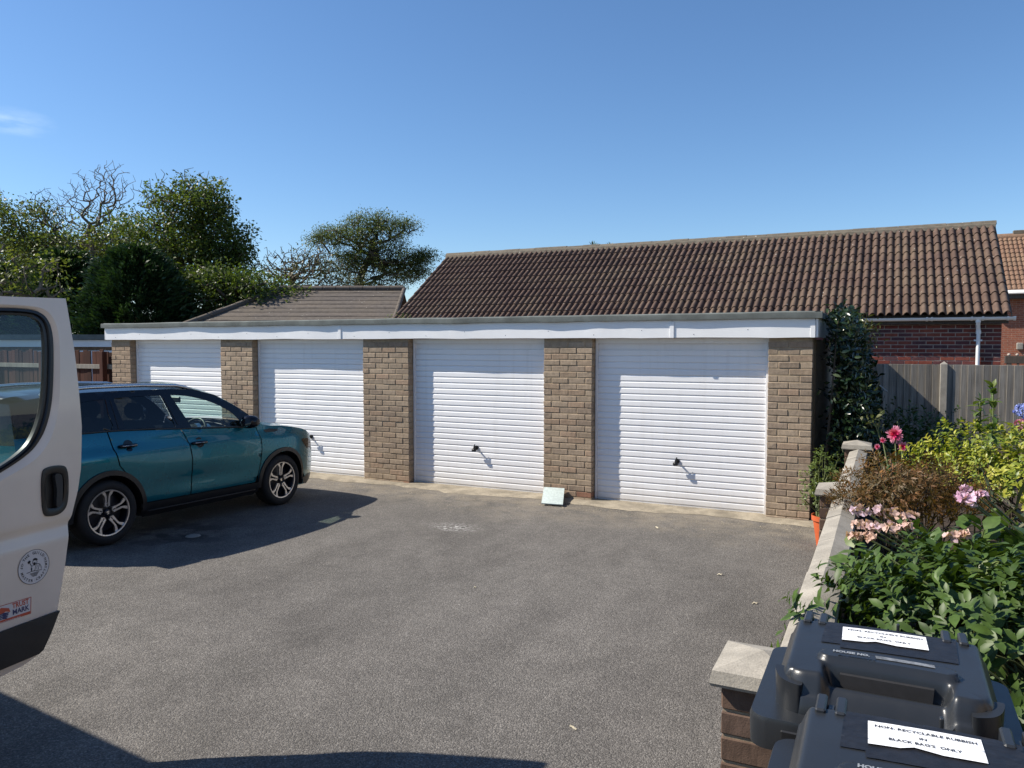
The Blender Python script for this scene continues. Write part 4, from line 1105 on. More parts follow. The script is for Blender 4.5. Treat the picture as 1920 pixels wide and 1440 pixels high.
    for l in (-.36, .36):
        o = seat(l, .92, .50)
        add('headrest', mapv(cbox(l - .13, l + .13, .62, .74, 1.225, 1.40, .05), lambda a, b, c: CW(a, b, c)), M_INTER, o, smooth=True, sharp=60)
    o = seat(0, .10, 1.2)
    for l in (-.38, 0, .38): add('headrest', mapv(cbox(l - .12, l + .12, -.19, -.09, 1.22, 1.36, .04), lambda a, b, c: CW(a, b, c)), M_INTER, o, smooth=True, sharp=60)
    c = Vector((.36, 1.50, 1.0)); pts = []
    for k in range(28):
        a = 2 * math.pi * k / 28; pts.append(CW(c.x + .185 * math.cos(a), c.y + .07 * math.sin(a), c.z + .17 * math.sin(a)))
    sw = add('steering_wheel', tube(pts, .016, 8, closed=True), M_BLACK, root, smooth=True)
    add('wheel_spoke', join(*[tube([CW(.36, 1.52, .995), CW(.36 + .17 * math.cos(a), 1.50 + .06 * math.sin(a), 1.0 + .16 * math.sin(a))], .018, 6) for a in (R(10), R(170), R(270))]), M_BLACK, sw)
    for k, l in enumerate((.26, .42)): add('dial', tube([CW(l, 1.60, 1.045), CW(l, 1.66, 1.05)], .05, 14), M_SILVER, root, smooth=True, sharp=50)
    add('interior_mirror', mapv(cbox(-.12, .12, 1.50, 1.53, 1.36, 1.43, .01), lambda a, b, cc: CW(a, b, cc)), M_BLACK, root)
    # wheels
    def rim_spokes(sgn, cx):
        out = []
        for k in range(5):
            th = 2 * math.pi * k / 5 + math.pi / 2
            def pt(r, t, d): return CW(sgn * d, fa * 0 + 0, 0)
            arms = []
            for m in (-1, 1):
                loop = [(.070, m * .004), (.066, m * .030), (.125, m * .027), (.165, m * .030), (.205, m * .062), (.226, m * .066), (.222, m * .036), (.195, m * .020), (.165, m * .011), (.10, m * .009)]
                arms.append(loop)
            out.append((th, arms))
        return out
    def wheel(sgn, s0):
        c = Vector((0, s0, .333)); xo = .855
        def L(r, a, d): return CW(sgn * d, s0 + r * math.cos(a), .333 + r * math.sin(a))
        w = bpy.data.objects.new('wheel', None); COL.objects.link(w); attach(w, root, CW(sgn * .76, s0, .333))
        prof = [(.222, .20), (.235, .012), (.245, -.002), (.275, -.006), (.305, .0), (.322, .014), (.331, .035), (.333, .07), (.333, .15), (.325, .19), (.29, .205)]
        def lat(prof, n):
            V, Fq = [], []; m = len(prof)
            for j in range(n):
                a = 2 * math.pi * j / n
                for r, d in prof: V.append(tuple(L(r, a, xo - d)))
            for j in range(n):
                k = (j + 1) % n
                for i in range(m - 1): Fq.append((j * m + i, k * m + i, k * m + i + 1, j * m + i + 1))
            return V, Fq
        tyre_vf = lat(prof, 56)
        add('tyre', tyre_vf, M_RUBBER, w, smooth=True, sharp=50)
        rim = add('rim', join(lat([(.2305, .008), (.2305, .02), (.222, .03), (.212, .10), (.205, .17), (.05, .175), (0, .175)], 40), lat([(0, .085), (.03, .085), (.20, .10), (.21, .12)], 30)), M_RIMDK, w, smooth=True, sharp=40)
        add('rim_lip', lat([(.2215, .022), (.2225, .006), (.2345, .004), (.2355, .012)], 56), M_RIM, rim, smooth=True, sharp=50)
        add('brake_disc', lat([(.04, .125), (.14, .125), (.14, .135)], 30), M_SILVER, rim)
        for th, arms in rim_spokes(sgn, 0):
            vf = []
            for loop in arms:
                def face(d): return lambda r, t: L(math.hypot(r, t), th + math.atan2(t, r), xo - .018 - d - .02 * (1 - r / .226))
                vf.append(panel(loop, [], face(0), .5, face(.018)))
            ringp = [(.078 + .022 * math.cos(a), .022 * math.sin(a)) for a in np.linspace(0, 2 * math.pi, 18, endpoint=False)]
            hole = [(.078 + .015 * math.cos(a), .015 * math.sin(a)) for a in np.linspace(0, 2 * math.pi, 14, endpoint=False)]
            vf.append(panel(ringp, [hole], face(-.002), .5, face(.016)))
            add('spoke', join(*vf), M_RIM, rim)
        cap = lat([(0, .025), (.03, .026), (.036, .032), (.036, .05)], 20)
        add('centre_cap', cap, M_RIMDK, rim, smooth=True, sharp=50)
        zig = [(-.016, .012), (.004, .018), (.016, .012), (.0, .004), (.016, -.004), (.014, -.012), (-.004, -.018), (-.016, -.012), (.0, -.004), (-.016, .004)]
        add('emblem', panel(zig, [], lambda a, b: CW(sgn * (xo - .023), s0 + a, .333 + b), .5, lambda a, b: CW(sgn * (xo - .03), s0 + a, .333 + b)), M_CHROME, rim)
    for s0 in (ra, fa):
        for sgn in (1, -1): wheel(sgn, s0)
build_car()

# ================================================================== WHITE VAN with its passenger door open
VT = Vector((-3.30, 2.28, 0)); VD = Vector((-.125, .992, 0)).normalized(); VN = Vector((VD.y, -VD.x, 0))   # door: trailing edge, run, outward
DW = .95
VH = VT - VD * DW                                                       # hinge
VF_ = Vector((math.cos(R(-5.7)), math.sin(R(-5.7)), 0)); VL = Vector((-VF_.y, VF_.x, 0))
def VP(a, b, z): return VH + VF_ * a + VL * b + Vector((0, 0, z))
def build_van():
    root = thing('van', tuple(VP(-1.5, -1, 0)), 'white panel van standing at the left with its passenger door open', 'van')
    gz = ground_z(1.2)
    def tum(z):
        b = 0
        if z > 1.35: b -= .16 * ((z - 1.35) / 1.1) ** 1.7
        if z < .75: b -= .06 * ((.75 - z) / .4) ** 1.5
        return b
    def plan(a):
        return -.30 * max(0, (a - .15) / .85) ** 2.2 - (.03 * max(0, (-3.5 - a) / .5) ** 2)
    W = 2.04
    left = lambda a, z: VP(a, tum(z) + plan(a), z)
    right = lambda a, z: VP(a, -W - tum(z) - plan(a), z)
    roofz = 2.40
    top = [(-4.0, 2.30), (-3.8, 2.38), (-3.0, 2.41), (-1.5, 2.41), (-.75, 2.36), (-.55, 2.27)]
    scr = [(-.55, 2.27), (-.2, 1.98), (.2, 1.62), (.42, 1.42)]
    bon = [(.42, 1.42), (.62, 1.33), (.80, 1.20), (.90, 1.06)]
    nose = [(.90, 1.06), (.96, .85), (.98, .62), (.95, .42), (.88, .34)]
    tail = [(-3.95, .46), (-4.02, .6), (-4.03, 1.2), (-4.02, 1.9), (-4.0, 2.30)]
    def arc(c, r, a0, a1, n=16): return [(c + r * math.cos(R(a0 + (a1 - a0) * i / n)), .46 + r * math.sin(R(a0 + (a1 - a0) * i / n))) for i in range(n + 1)]
    outline = [(-3.95, .46), (-4.02, .6), (-4.03, 1.2), (-4.02, 1.9)] + top + scr[1:] + bon[1:] + nose[1:] + [(.80, .36)] + arc(.42, .39, -8, 188) + [(-.02, .40), (-2.35, .40)] + arc(-2.75, .39, -8, 188) + [(-3.2, .44)]
    opening = [(-.94, .58), (-.05, .58), (-.005, .75), (.0, 1.35), (-.10, 1.62), (-.42, 2.05), (-.50, 2.14), (-.62, 2.17), (-.94, 2.17)]
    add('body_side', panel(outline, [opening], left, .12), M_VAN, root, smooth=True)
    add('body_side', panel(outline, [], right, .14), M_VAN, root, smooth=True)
    def band(name, line, mat, crown, per=3, n=12, inset=0):
        line = spline(line, per); rings = []
        for i, (a, z) in enumerate(line):
            p = line[max(0, i - 1)]; q = line[min(len(line) - 1, i + 1)]; t = np.array(q) - np.array(p); t /= np.linalg.norm(t); nn = (-t[1], t[0])
            bl = tum(z) + plan(a) - inset; br = -W - tum(z) - plan(a) + inset; ring = []
            for k in range(n + 1):
                u = k / n; c = crown * (1 - abs(2 * u - 1) ** 2.6)
                ring.append(VP(a + nn[0] * c, bl + (br - bl) * u, z + nn[1] * c))
            rings.append(ring)
        return add(name, loft(rings), mat, root, smooth=True)
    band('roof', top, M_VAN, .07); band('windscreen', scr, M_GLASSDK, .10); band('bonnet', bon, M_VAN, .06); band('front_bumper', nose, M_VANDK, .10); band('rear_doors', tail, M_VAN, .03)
    add('floor', loft([[VP(a, b, .44) for b in (-.1, -1.94)] for a in (-3.9, -2, 0, .7)]), M_INTER, root)
    add('bulkhead', loft([[VP(-1.25, b, z) for b in (-.1, -1.94)] for z in (.44, 1.2, 2.3)]), M_INTER, root)
    add('dashboard', mapv(cbox(-.15, .45, -1.9, -.12, .75, 1.28, .08), lambda a, b, z: VP(a, b, z)), M_INTER, root)
    for b in (-.5, -1.45):
        add('seat', join(mapv(cbox(-1.15, -.62, b - .26, b + .26, .80, .98, .05), lambda a, bb, z: VP(a, bb, z)), mapv(cbox(-1.2, -1.03, b - .25, b + .25, .95, 1.62, .05), lambda a, bb, z: VP(a, bb, z)), mapv(cbox(-1.19, -1.07, b - .13, b + .13, 1.65, 1.85, .04), lambda a, bb, z: VP(a, bb, z))), M_INTER, root, smooth=True, sharp=60)
    add('side_moulding', panel([(-3.95, .62), (-1.0, .62), (-1.0, .77), (-3.95, .77)], [arc(-2.75, .41, 0, 180)] if False else [], lambda a, z: VP(a, tum(z) + plan(a) + .012, z), .2), M_VANDK, root)
    for a, b in ((.42, -.14), (.42, -1.90), (-2.75, -.14), (-2.75, -1.90)):
        w = bpy.data.objects.new('wheel', None); COL.objects.link(w); attach(w, root, VP(a, b, .34 + gz))
        cz = .345 + gz
        def lat(prof, n=36):
            V, Fq = [], []; m = len(prof); sg = 1 if b > -1 else -1
            for j in range(n):
                t = 2 * math.pi * j / n
                for r, d in prof: V.append(tuple(VP(a + r * math.cos(t), b + sg * d, cz + r * math.sin(t))))
            for j in range(n):
                k = (j + 1) % n
                for i in range(m - 1): Fq.append((j * m + i, k * m + i, k * m + i + 1, j * m + i + 1))
            return V, Fq
        add('tyre', lat([(.20, -.10), (.29, -.10), (.33, -.08), (.345, -.04), (.345, .04), (.33, .085), (.26, .10), (.205, .09)]), M_RUBBER, w, smooth=True, sharp=50)
        add('rim', lat([(.205, .09), (.2, .06), (.14, .05), (.12, .075), (.04, .08), (0, .08)]), M_SILVER, w, smooth=True, sharp=40)
    for b0 in (-.28, -1.76):
        add('headlamp', panel(spline([(-.2, 0), (-.12, .16), (.1, .22), (.2, .12), (.1, -.02)], 4, True), [], lambda u, v: VP(.78 + .12 * math.cos(u * 2), b0 + u * .8, .98 + v), .08), M_GLASS, root, smooth=True)
    # ---- the open door
    def bulge(s, z):
        b = 0.0
        b -= .05 * max(0, (z - 1.30) / .85) ** 2
        b -= .045 * max(0, (.80 - z) / .25) ** 2
        # pressed waist line
        if 1.085 < z < 1.172: b -= .017 * (min(1, (1.172 - z) / .026) if z > 1.146 else max(0, (z - 1.085) / .061))
        return b
    def D(s, z, o=0.0):
        p = VT + VD * s + VN * (bulge(s, z) + o); return Vector((p.x, p.y, z))
    edge = [(-.017, 2.156), (-.010, 2.058), (.0, 1.914), (.005, 1.744), (.008, 1.572), (-.008, 1.379), (-.028, 1.284), (-.068, 1.165), (-.074, 1.135), (-.106, .961), (-.150, .775), (-.158, .752), (-.214, .62), (-.24, .59), (-.30, .572), (-.40, .565)]
    outl = [(-.60, 2.143), (-.369, 2.147), (-.201, 2.151)] + edge + [(-.93, .565), (-.945, .60), (-.95, 1.35), (-.86, 1.62), (-.68, 2.06)]
    glz = spline([(-.173, 2.060), (-.146, 2.030), (-.140, 1.962), (-.152, 1.846), (-.169, 1.73), (-.193, 1.639), (-.234, 1.555), (-.286, 1.501), (-.394, 1.445), (-.60, 1.37), (-.80, 1.32), (-.84, 1.37), (-.78, 1.58), (-.66, 1.92), (-.56, 2.06), (-.40, 2.070), (-.228, 2.072)], 4, True)
    gsk = spline([(-.152, 2.088), (-.112, 2.050), (-.099, 1.975), (-.112, 1.83), (-.131, 1.704), (-.158, 1.613), (-.197, 1.542), (-.262, 1.482), (-.394, 1.420), (-.60, 1.345), (-.82, 1.285), (-.875, 1.36), (-.81, 1.60), (-.69, 1.95), (-.575, 2.093), (-.40, 2.098), (-.228, 2.100)], 4, True)
    rec = spline([(-.135, 2.103), (-.088, 2.055), (-.074, 1.97), (-.084, 1.83), (-.100, 1.700), (-.126, 1.600), (-.166, 1.520), (-.24, 1.452), (-.394, 1.390), (-.60, 1.315), (-.84, 1.255), (-.905, 1.35), (-.835, 1.62), (-.71, 1.97), (-.585, 2.108), (-.40, 2.113), (-.228, 2.114)], 4, True)
    ho = spline([(-.207, 1.39), (-.178, 1.414), (-.112, 1.412), (-.085, 1.39), (-.079, 1.32), (-.09, 1.235), (-.124, 1.201), (-.178, 1.198), (-.206, 1.216), (-.213, 1.294)], 4, True)
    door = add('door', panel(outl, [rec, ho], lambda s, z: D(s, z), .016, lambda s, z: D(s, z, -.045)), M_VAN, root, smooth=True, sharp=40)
    # dished surround, rubber, pane
    k = len(rec); rings = [[D(*rec[i], 0), D(*[.5 * (x + y) for x, y in zip(rec[i], gsk[i])], -.006), D(*gsk[i], -.012), D(*gsk[i], -.04)] for i in list(range(k)) + [0]]
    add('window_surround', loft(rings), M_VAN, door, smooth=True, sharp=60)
    rings = [[D(*gsk[i], -.012), D(*gsk[i], -.006), D(*[.6 * x + .4 * y for x, y in zip(gsk[i], glz[i])], -.004), D(*[.45 * x + .55 * y for x, y in zip(gsk[i], glz[i])], -.014), D(*[.3 * x + .7 * y for x, y in zip(gsk[i], glz[i])], -.008), D(*glz[i], -.010), D(*glz[i], -.03)] for i in list(range(k)) + [0]]
    add('window_rubber', loft(rings), M_BLACK, door, smooth=True, sharp=60)
    add('window_pane', panel(glz, [], lambda s, z: D(s, z, -.018), .06), M_GLASSV, door, smooth=True)
    # recessed handle
    ctr = np.mean(np.array(ho), 0); inn = [tuple(ctr + (np.array(p) - ctr) * .86) for p in ho]; inn2 = [tuple(ctr + (np.array(p) - ctr) * .70) for p in ho]
    k = len(ho); rings = [[D(*ho[i], .0005), D(*ho[i], .006), D(*inn[i], .009), D(*inn2[i], .002), D(*inn2[i], -.02)] for i in list(range(k)) + [0]]
    h = add('handle', join(loft(rings), panel(inn2, [], lambda s, z: D(s, z, -.012), .04)), M_BLACK, door, smooth=True, sharp=50)
    grip = spline([(-.150, 1.375), (-.118, 1.37), (-.115, 1.31), (-.122, 1.245), (-.148, 1.235), (-.145, 1.31)], 4, True)
    add('grip', panel(grip, [], lambda s, z: D(s, z, .012), .02, lambda s, z: D(s, z, -.008)), M_VANDK, h, smooth=True, sharp=50)
    # lower moulding
    mo = [(-.148, .770), (-.158, .755), (-.216, .615), (-.235, .604), (-.93, .604), (-.948, .774)]
    add('moulding', panel(mo, [], lambda s, z: D(s, z, .014), .05, lambda s, z: D(s, z, .0005)), M_VANDK, door, smooth=True, sharp=40)
    # ---- round guild sticker
    cs, cz = -.259, .997; rad = .074
    def sticker(loop, mat, name, parent, o): return add(name, panel(loop, [], lambda s, z: D(s, z, o), .03), mat, parent)
    circ = lambda r, n=48: [(cs + r * math.cos(2 * math.pi * i / n), cz + r * math.sin(2 * math.pi * i / n)) for i in range(n)]
    gs = sticker(circ(rad), M_STICK, 'round_sticker', door, .0015)
    ringo = add('sticker_ring', panel(circ(rad), [circ(rad - .0018)], lambda s, z: D(s, z, .0022), .03), M_INK, gs)
    vfs = []
    def arc_text(txt, a_mid, r, size, flip=False, step=None):
        n = len(txt); stepa = step / r
        for i, ch in enumerate(txt):
            if ch == ' ': continue
            a = a_mid + (i - (n - 1) / 2) * stepa * (1 if flip else -1)
            VFt = text_vf(ch, size, .018); rot = a - math.pi / 2 if not flip else a + math.pi / 2
            c_, s_ = math.cos(rot), math.sin(rot)
            vfs.append(mapv(VFt, lambda x, y, z: D(cs + r * math.cos(a) + x * c_ - y * s_, cz + r * math.sin(a) + x * s_ + y * c_, .0024)))
    arc_text('·THE GUILD·', R(90), .0585, .0165, step=.0125)
    arc_text('OF MASTER CRAFTSMEN', R(-90), .0585, .0150, True, .0125)
    add('lettering', join(*vfs), M_INK, gs)
    # the engraved craftsman at his bench, in simple strokes
    E = []
    def blob(pts): E.append(panel([(cs + x, cz + y) for x, y in pts], [], lambda s, z: D(s, z, .0024), .02))
    def stroke(pts, w=.0011):
        pts = spline(pts, 4); L_, R_ = [], []
        for i, p in enumerate(pts):
            a = np.array(pts[max(0, i - 1)]); b = np.array(pts[min(len(pts) - 1, i + 1)]); t = (b - a) / (np.linalg.norm(b - a) + 1e-9); nn = np.array([-t[1], t[0]]) * w
            L_.append(tuple(np.array(p) + nn)); R_.append(tuple(np.array(p) - nn))
        blob(L_ + R_[::-1])
    blob([(-.004, .034), (.006, .037), (.015, .033), (.019, .026), (.014, .024), (.004, .027), (-.005, .026)])          # cap
    stroke([(-.004, .026), (-.006, .018), (-.001, .012), (.004, .008)]); stroke([(.013, .025), (.015, .017), (.010, .010)])
    blob([(-.002, .018), (.006, .019), (.009, .010), (.004, .004), (-.003, .010)])                                        # beard
    blob([(-.030, .026), (-.022, .033), (-.014, .029), (-.017, .021), (-.026, .018)])                                     # mallet
    stroke([(-.019, .021), (-.014, .010), (-.010, .004)], .0016); stroke([(-.010, .004), (.0, .008), (.012, .010), (.026, .006), (.033, -.006), (.034, -.018)])
    stroke([(-.012, .002), (-.014, -.008), (-.010, -.018)]); stroke([(.012, .008), (.006, -.004), (.004, -.014), (-.004, -.018)])
    stroke([(.026, .004), (.022, -.008), (.018, -.018)]); stroke([(.020, .004), (.014, -.004), (.010, -.012)], .0008)
    stroke([(-.036, -.020), (-.010, -.017), (.012, -.020), (.036, -.022)], .0012)
    stroke([(-.010, -.002), (-.012, -.016)], .002)
    for i in range(5): stroke([(-.020 + i * .003, -.026 - i * .0036), (.024 - i * .003, -.026 - i * .0036)], .0010)
    add('engraving', join(*E), M_INK, gs)
    # ---- accreditation sticker
    q = [(-.50, .880), (-.276, .872), (-.280, .800), (-.50, .806)]
    ts = sticker(q, M_STICK, 'square_sticker', door, .0015)
    def bar(loop, mat, nm): add(nm, panel(loop, [], lambda s, z: D(s, z, .0023), .05), mat, ts)
    bar([(-.50, .880), (-.276, .872), (-.2765, .8695), (-.50, .8775)], M_RED, 'border'); bar([(-.279, .872), (-.276, .872), (-.280, .80), (-.283, .80)], M_RED, 'border')
    bar([(-.50, .818), (-.2835, .8125), (-.2835, .8005), (-.50, .806)], M_RED, 'stripe')
    for txt, m_, z_, sz in (('TRUST', M_RED, .8565, .030), ('MARK', M_NAVY, .8300, .030)):
        VFt = text_vf(txt, sz, .028); wd = max(p[0] for p in VFt[0]) - min(p[0] for p in VFt[0])
        add('lettering', mapv(VFt, lambda x, y, z: D(-.326 + x * (.076 / wd), z_ - .035 * (-.326 + x + .28) * .4 + y, .0024)), m_, ts)
    VFt = text_vf('Government Endorsed Standards', .0085, .02); add('lettering', mapv(VFt, lambda x, y, z: D(-.385 + x, .8115 - .006 + y * 1.1 - .025 * x, .003)), M_STICK, ts)
    add('emblem', join(panel([(-.442, .852), (-.412, .868), (-.378, .856), (-.372, .838), (-.392, .846), (-.42, .84), (-.44, .846)], [], lambda s, z: D(s, z, .0023), .03)), M_RED, ts)
    for i in range(4):
        zz = .842 - i * .0065; add('emblem', panel([(-.438 + .004 * i, zz), (-.40, zz + .002), (-.376 - .003 * i, zz - .004), (-.382 - .003 * i, zz - .008), (-.41, zz - .0035), (-.436 + .004 * i, zz - .005)], [], lambda s, z: D(s, z, .0023), .03), M_NAVY, ts)
    # inner door trim and hinges
    add('door_trim', panel([(-.06, 1.33), (-.16, 1.45), (-.40, 1.34), (-.90, 1.2), (-.92, .62), (-.28, .62), (-.17, .8), (-.1, 1.1)], [], lambda s, z: D(s, z, -.05), .1, lambda s, z: D(s, z, -.085)), M_INTER, door)
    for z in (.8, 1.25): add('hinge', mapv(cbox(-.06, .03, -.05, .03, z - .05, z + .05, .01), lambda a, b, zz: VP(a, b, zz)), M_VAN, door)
build_van()

# ================================================================== WHEELIE BINS
def build_bin(cx, y_back, top, gz0, label, seed):
    random.seed(seed)
    root = thing('wheelie_bin', (cx, y_back - .29, gz0), label, 'bin', 'dark grey wheelie bins beside the garden wall')
    HWd = .243; DEP = .410; KY = .565 / DEP
    def sst(a, b, x): t = min(1, max(0, (x - a) / (b - a))); return t * t * (3 - 2 * t)
    def hgt(x, y):
        """lid height below its top; y runs 0 at the hinge to 1 at the lip"""
        d = y * DEP; u = abs(x) / HWd
        z = -.007 * u * u - .010 * y
        # rounded shoulders
        e = HWd - abs(x); z -= .045 * (1 - sst(0, .034, e)) ** 2.0
        e2 = d; z -= .03 * (1 - sst(0, .04, e2)) ** 2
        e3 = DEP - d; z -= .055 * (1 - sst(0, .035, e3)) ** 1.6
        # hand recess at the front, its floor falling away under the bar
        rx = sst(.128 + .02 * y, .100 + .02 * y, abs(x - .005)); ry = sst(.312, .326, d)
        floor = -.078 + .030 * sst(.33, .365, d) - .06 * sst(.37, .42, d)
        z = z + (min(z, floor) - z) * rx * ry if True else z
        # raised bar above the recess
        bx = abs(x - .005); capd = math.hypot(max(0, bx - .132), d - .283)
        z += .015 * (1 - sst(.021, .027, capd))
        # low pressed ring behind
        return z
    def P(x, y, o=0.0): return Vector((cx + x, y_back - y * DEP, top + hgt(x, y) + o))
    nx, ny = 92, 104; V = []
    for j in range(ny + 1):
        for i in range(nx + 1):
            x = -HWd + 2 * HWd * i / nx; y = j / ny
            p = P(x, y)
            # round the plan corners
            ex = max(0, abs(x) - (HWd - .07)) / .07; ef = max(0, y * DEP - (DEP - .07)) / .07
            if ex > 0 and ef > 0:
                m = math.hypot(ex, ef)
                if m > 0:
                    k = max(ex, ef) / m
                    p.x = cx + math.copysign(HWd - .07 + .07 * ex * k, x); p.y = y_back - (DEP - .07 + .07 * ef * k)
            V.append(tuple(p))
    F = [(j * (nx + 1) + i, (j + 1) * (nx + 1) + i, (j + 1) * (nx + 1) + i + 1, j * (nx + 1) + i + 1) for j in range(ny) for i in range(nx)]
    # skirt of the lid
    edge = [j * (nx + 1) for j in range(ny + 1)] + [ny * (nx + 1) + i for i in range(1, nx + 1)] + [j * (nx + 1) + nx for j in range(ny - 1, -1, -1)]
    b = len(V); zs = top - .125
    V += [(V[i][0] + (V[i][0] - cx) * .02, V[i][1], min(zs, V[i][2] - .008)) for i in edge]
    F += [(edge[k], b + k, b + k + 1, edge[k + 1]) for k in range(len(edge) - 1)]
    lid = add('lid', (V, F), M_BIN, root, smooth=True, sharp=60)
    # leaf-shaped corner lugs
    for sx in (-1, 1):
        leaf = spline([(.246, .092), (.222, .090), (.196, .070), (.180, .040), (.178, .012), (.200, .014), (.224, .028), (.240, .054)], 4, True)
        yF = y_back - DEP
        def lugp(z, k): return lambda a, b: (cx + sx * (.214 + (a - .212) * k), yF + .048 + (b - .05) * k - .010, z(a, b))
        add('corner_lug', panel(leaf, [], lugp(lambda a, b: top - .030 - .12 * max(0, .09 - b), 1.0), .02, lugp(lambda a, b: top - .125, .92)), M_BIN, lid, smooth=True, sharp=40)
    # hinge lugs and handle bar
    for x in (-.198, -.158, .150, .190):
        add('hinge_lug', cbox(cx + x - .011, cx + x + .011, y_back - .055, y_back + .028, top - .07, top + .003, .004), M_BIN, lid)
    for x in (-.198, .150): add('hinge_web', cbox(cx + x + .0115, cx + x + .0285, y_back - .05, y_back + .012, top - .06, top - .012, .003), M_BIN, lid)
    add('handle_bar', tube([(cx - .215, y_back + .032, top - .06), (cx + .225, y_back + .032, top - .06)], .015, 12), M_BIN, root, smooth=True, sharp=60)
    add('lid_pip', cbox(cx + .03, cx + .038, y_back - .012, y_back + .002, top - .03, top + .012, .002), M_BIN, lid)
    # rim and tapered body
    def rr(hw, yf, yb, rad, z, n=6):
        out = []
        for (sx, yy, a0) in ((1, yb, 0), (-1, yb, 90), (-1, yf, 180), (1, yf, 270)):
            xx = sx * (hw - rad); y2 = yy - rad if yy == yb else yy + rad
            for k in range(n + 1):
                a = R(a0 + 90 * k / n); out.append((cx + xx + rad * math.cos(a), y2 + rad * math.sin(a), z))
        return out
    yf = y_back - DEP - .018; yb = y_back + .018
    zt = top - .112
    yf -= .035; rings = [rr(.222, yf + .06, yb - .02, .05, zt), rr(.294, yf, yb, .045, zt), rr(.298, yf - .003, yb, .045, zt - .012), rr(.296, yf, yb, .045, zt - .078), rr(.245, yf + .04, yb - .02, .05, zt - .080)]
    for t in np.linspace(0, 1, 7): rings.append(rr(.232 - .05 * t, yf + .022 + .12 * t, yb - .025 - .02 * t, .05, zt - .086 - (zt - .086 - gz0 - .03) * t))
    Vv, Ff = loft(rings, True); Ff.append(tuple(range(len(Vv) - len(rings[0]), len(Vv))))
    add('body', (Vv, Ff), M_BIN, root, smooth=True, sharp=50)
    # pockets pressed in the front rim
    for sx in (-1, 1):
        add('rim_pocket', cbox(cx + sx * .17 - .05, cx + sx * .17 + .05, yf - .006, yf + .004, zt - .058, zt - .022, .003), M_BLACK, root)
    for sx in (-1, 1):
        add('wheel', lathe([(0, -.02), (.03, -.022), (.07, -.018), (.098, -.012), (.10, 0), (.098, .012), (.07, .018), (.03, .022), (0, .02)], 26, 'x', (cx + sx * .245, y_back - .05, gz0 + .10)), M_RUBBER, root, smooth=True, sharp=40)
    add('axle', tube([(cx - .24, y_back - .05, gz0 + .10), (cx + .24, y_back - .05, gz0 + .10)], .011, 8), M_SILVER, root)
    slot = [(-.098, -.016), (.108, -.016), (.104, -.066), (-.094, -.066)]
    add('grip_shade_plate', panel(slot, [], lambda x, z: (cx + x, y_back - .3265 - .0035 - .09 * max(0, -.02 - z) * .35, top - .012 + z), .05, lambda x, z: (cx + x, y_back - .318, top - .012 + z)), M_INTER, lid)  # dark plate standing in for the deep shade in the undercut below the bar
    # taped notice
    c0, c1, d0, d1 = -.150, .172, .05, .36
    tape = [(-.150, .055), (-.152, .33), (-.106, .328), (-.104, .372), (.0, .362), (.10, .352), (.168, .338), (.172, .06)]
    add('tape', panel([(x, y * KY) for x, y in tape], [], lambda x, y: P(x, y, .0022 + .0005 * noise.noise(Vector((x * 60, y * 40, seed)))), .016), M_TAPE, lid, smooth=True)
    pap = [(-.104, .115), (.100, .095), (.104, .255), (.03, .268), (-.02, .252), (-.045, .275), (-.102, .285)]
    pp = add('notice', panel([(x, y * KY) for x, y in pap], [], lambda x, y: P(x, y, .0052), .012), M_PAPER, lid, smooth=True)
    for txt, yy, sz, xo in (('NON- RECYCLABLE RUBBISH', .143, .0152, 0), ('IN', .186, .0135, -.004), ("BLACK BAG'S  ONLY", .224, .0152, -.002)):
        VFt = text_vf(txt, sz, .02); wd = max(p[0] for p in VFt[0]) - min(p[0] for p in VFt[0])
        tw = {.0152: .182 if 'NON' in txt else .128, .0135: .013}[sz]
        add('lettering', mapv(VFt, lambda x, y, z: P(xo + x * tw / wd, yy * KY - y * .9 / DEP - .10 * (xo + x * tw / wd), .0066)), M_INK, pp)
    # words on the bar
    VFt = text_vf('HOUSE NO.', .0165, .05); w0 = max(p[0] for p in VFt[0]) - min(p[0] for p in VFt[0])
    add('raised_lettering', mapv(VFt, lambda x, y, z: P(-.075 + x * .085 / w0, (.274 - y) / DEP, .0018)), M_GREYINK, lid)
    VFt = text_vf('RUBBISH', .0150, .04); w0 = max(p[0] for p in VFt[0]) - min(p[0] for p in VFt[0])
    V2, F2 = mapv(VFt, lambda x, y, z: P(-.062 + x * .085 / w0, (.294 - y) / DEP, .0022))
    add('raised_lettering', (V2, F2), M_BIN, lid)
    num = [(-.020, .655), (.11, .650), (.112, .690), (-.018, .695)]
    sm = simple('smeared_paint', (.16, .17, .18), .5, var=.5, nscale=70) if 'smeared_paint' not in MATS else MATS['smeared_paint']
    add('number_patch', panel([(x, y * 1.0 - .002) for x, y in num], [], lambda x, y: P(x, y, .0016), .02), sm, lid)
gb = ground_z(2.0)
build_bin(.010, 2.365, 1.16, gb, 'dark grey wheelie bin next to the end pier, its whole lid showing', 3)
build_bin(.085, 1.805, 1.16, gb, 'nearest dark grey wheelie bin, cut off by the bottom of the picture', 5)
random.seed(11)

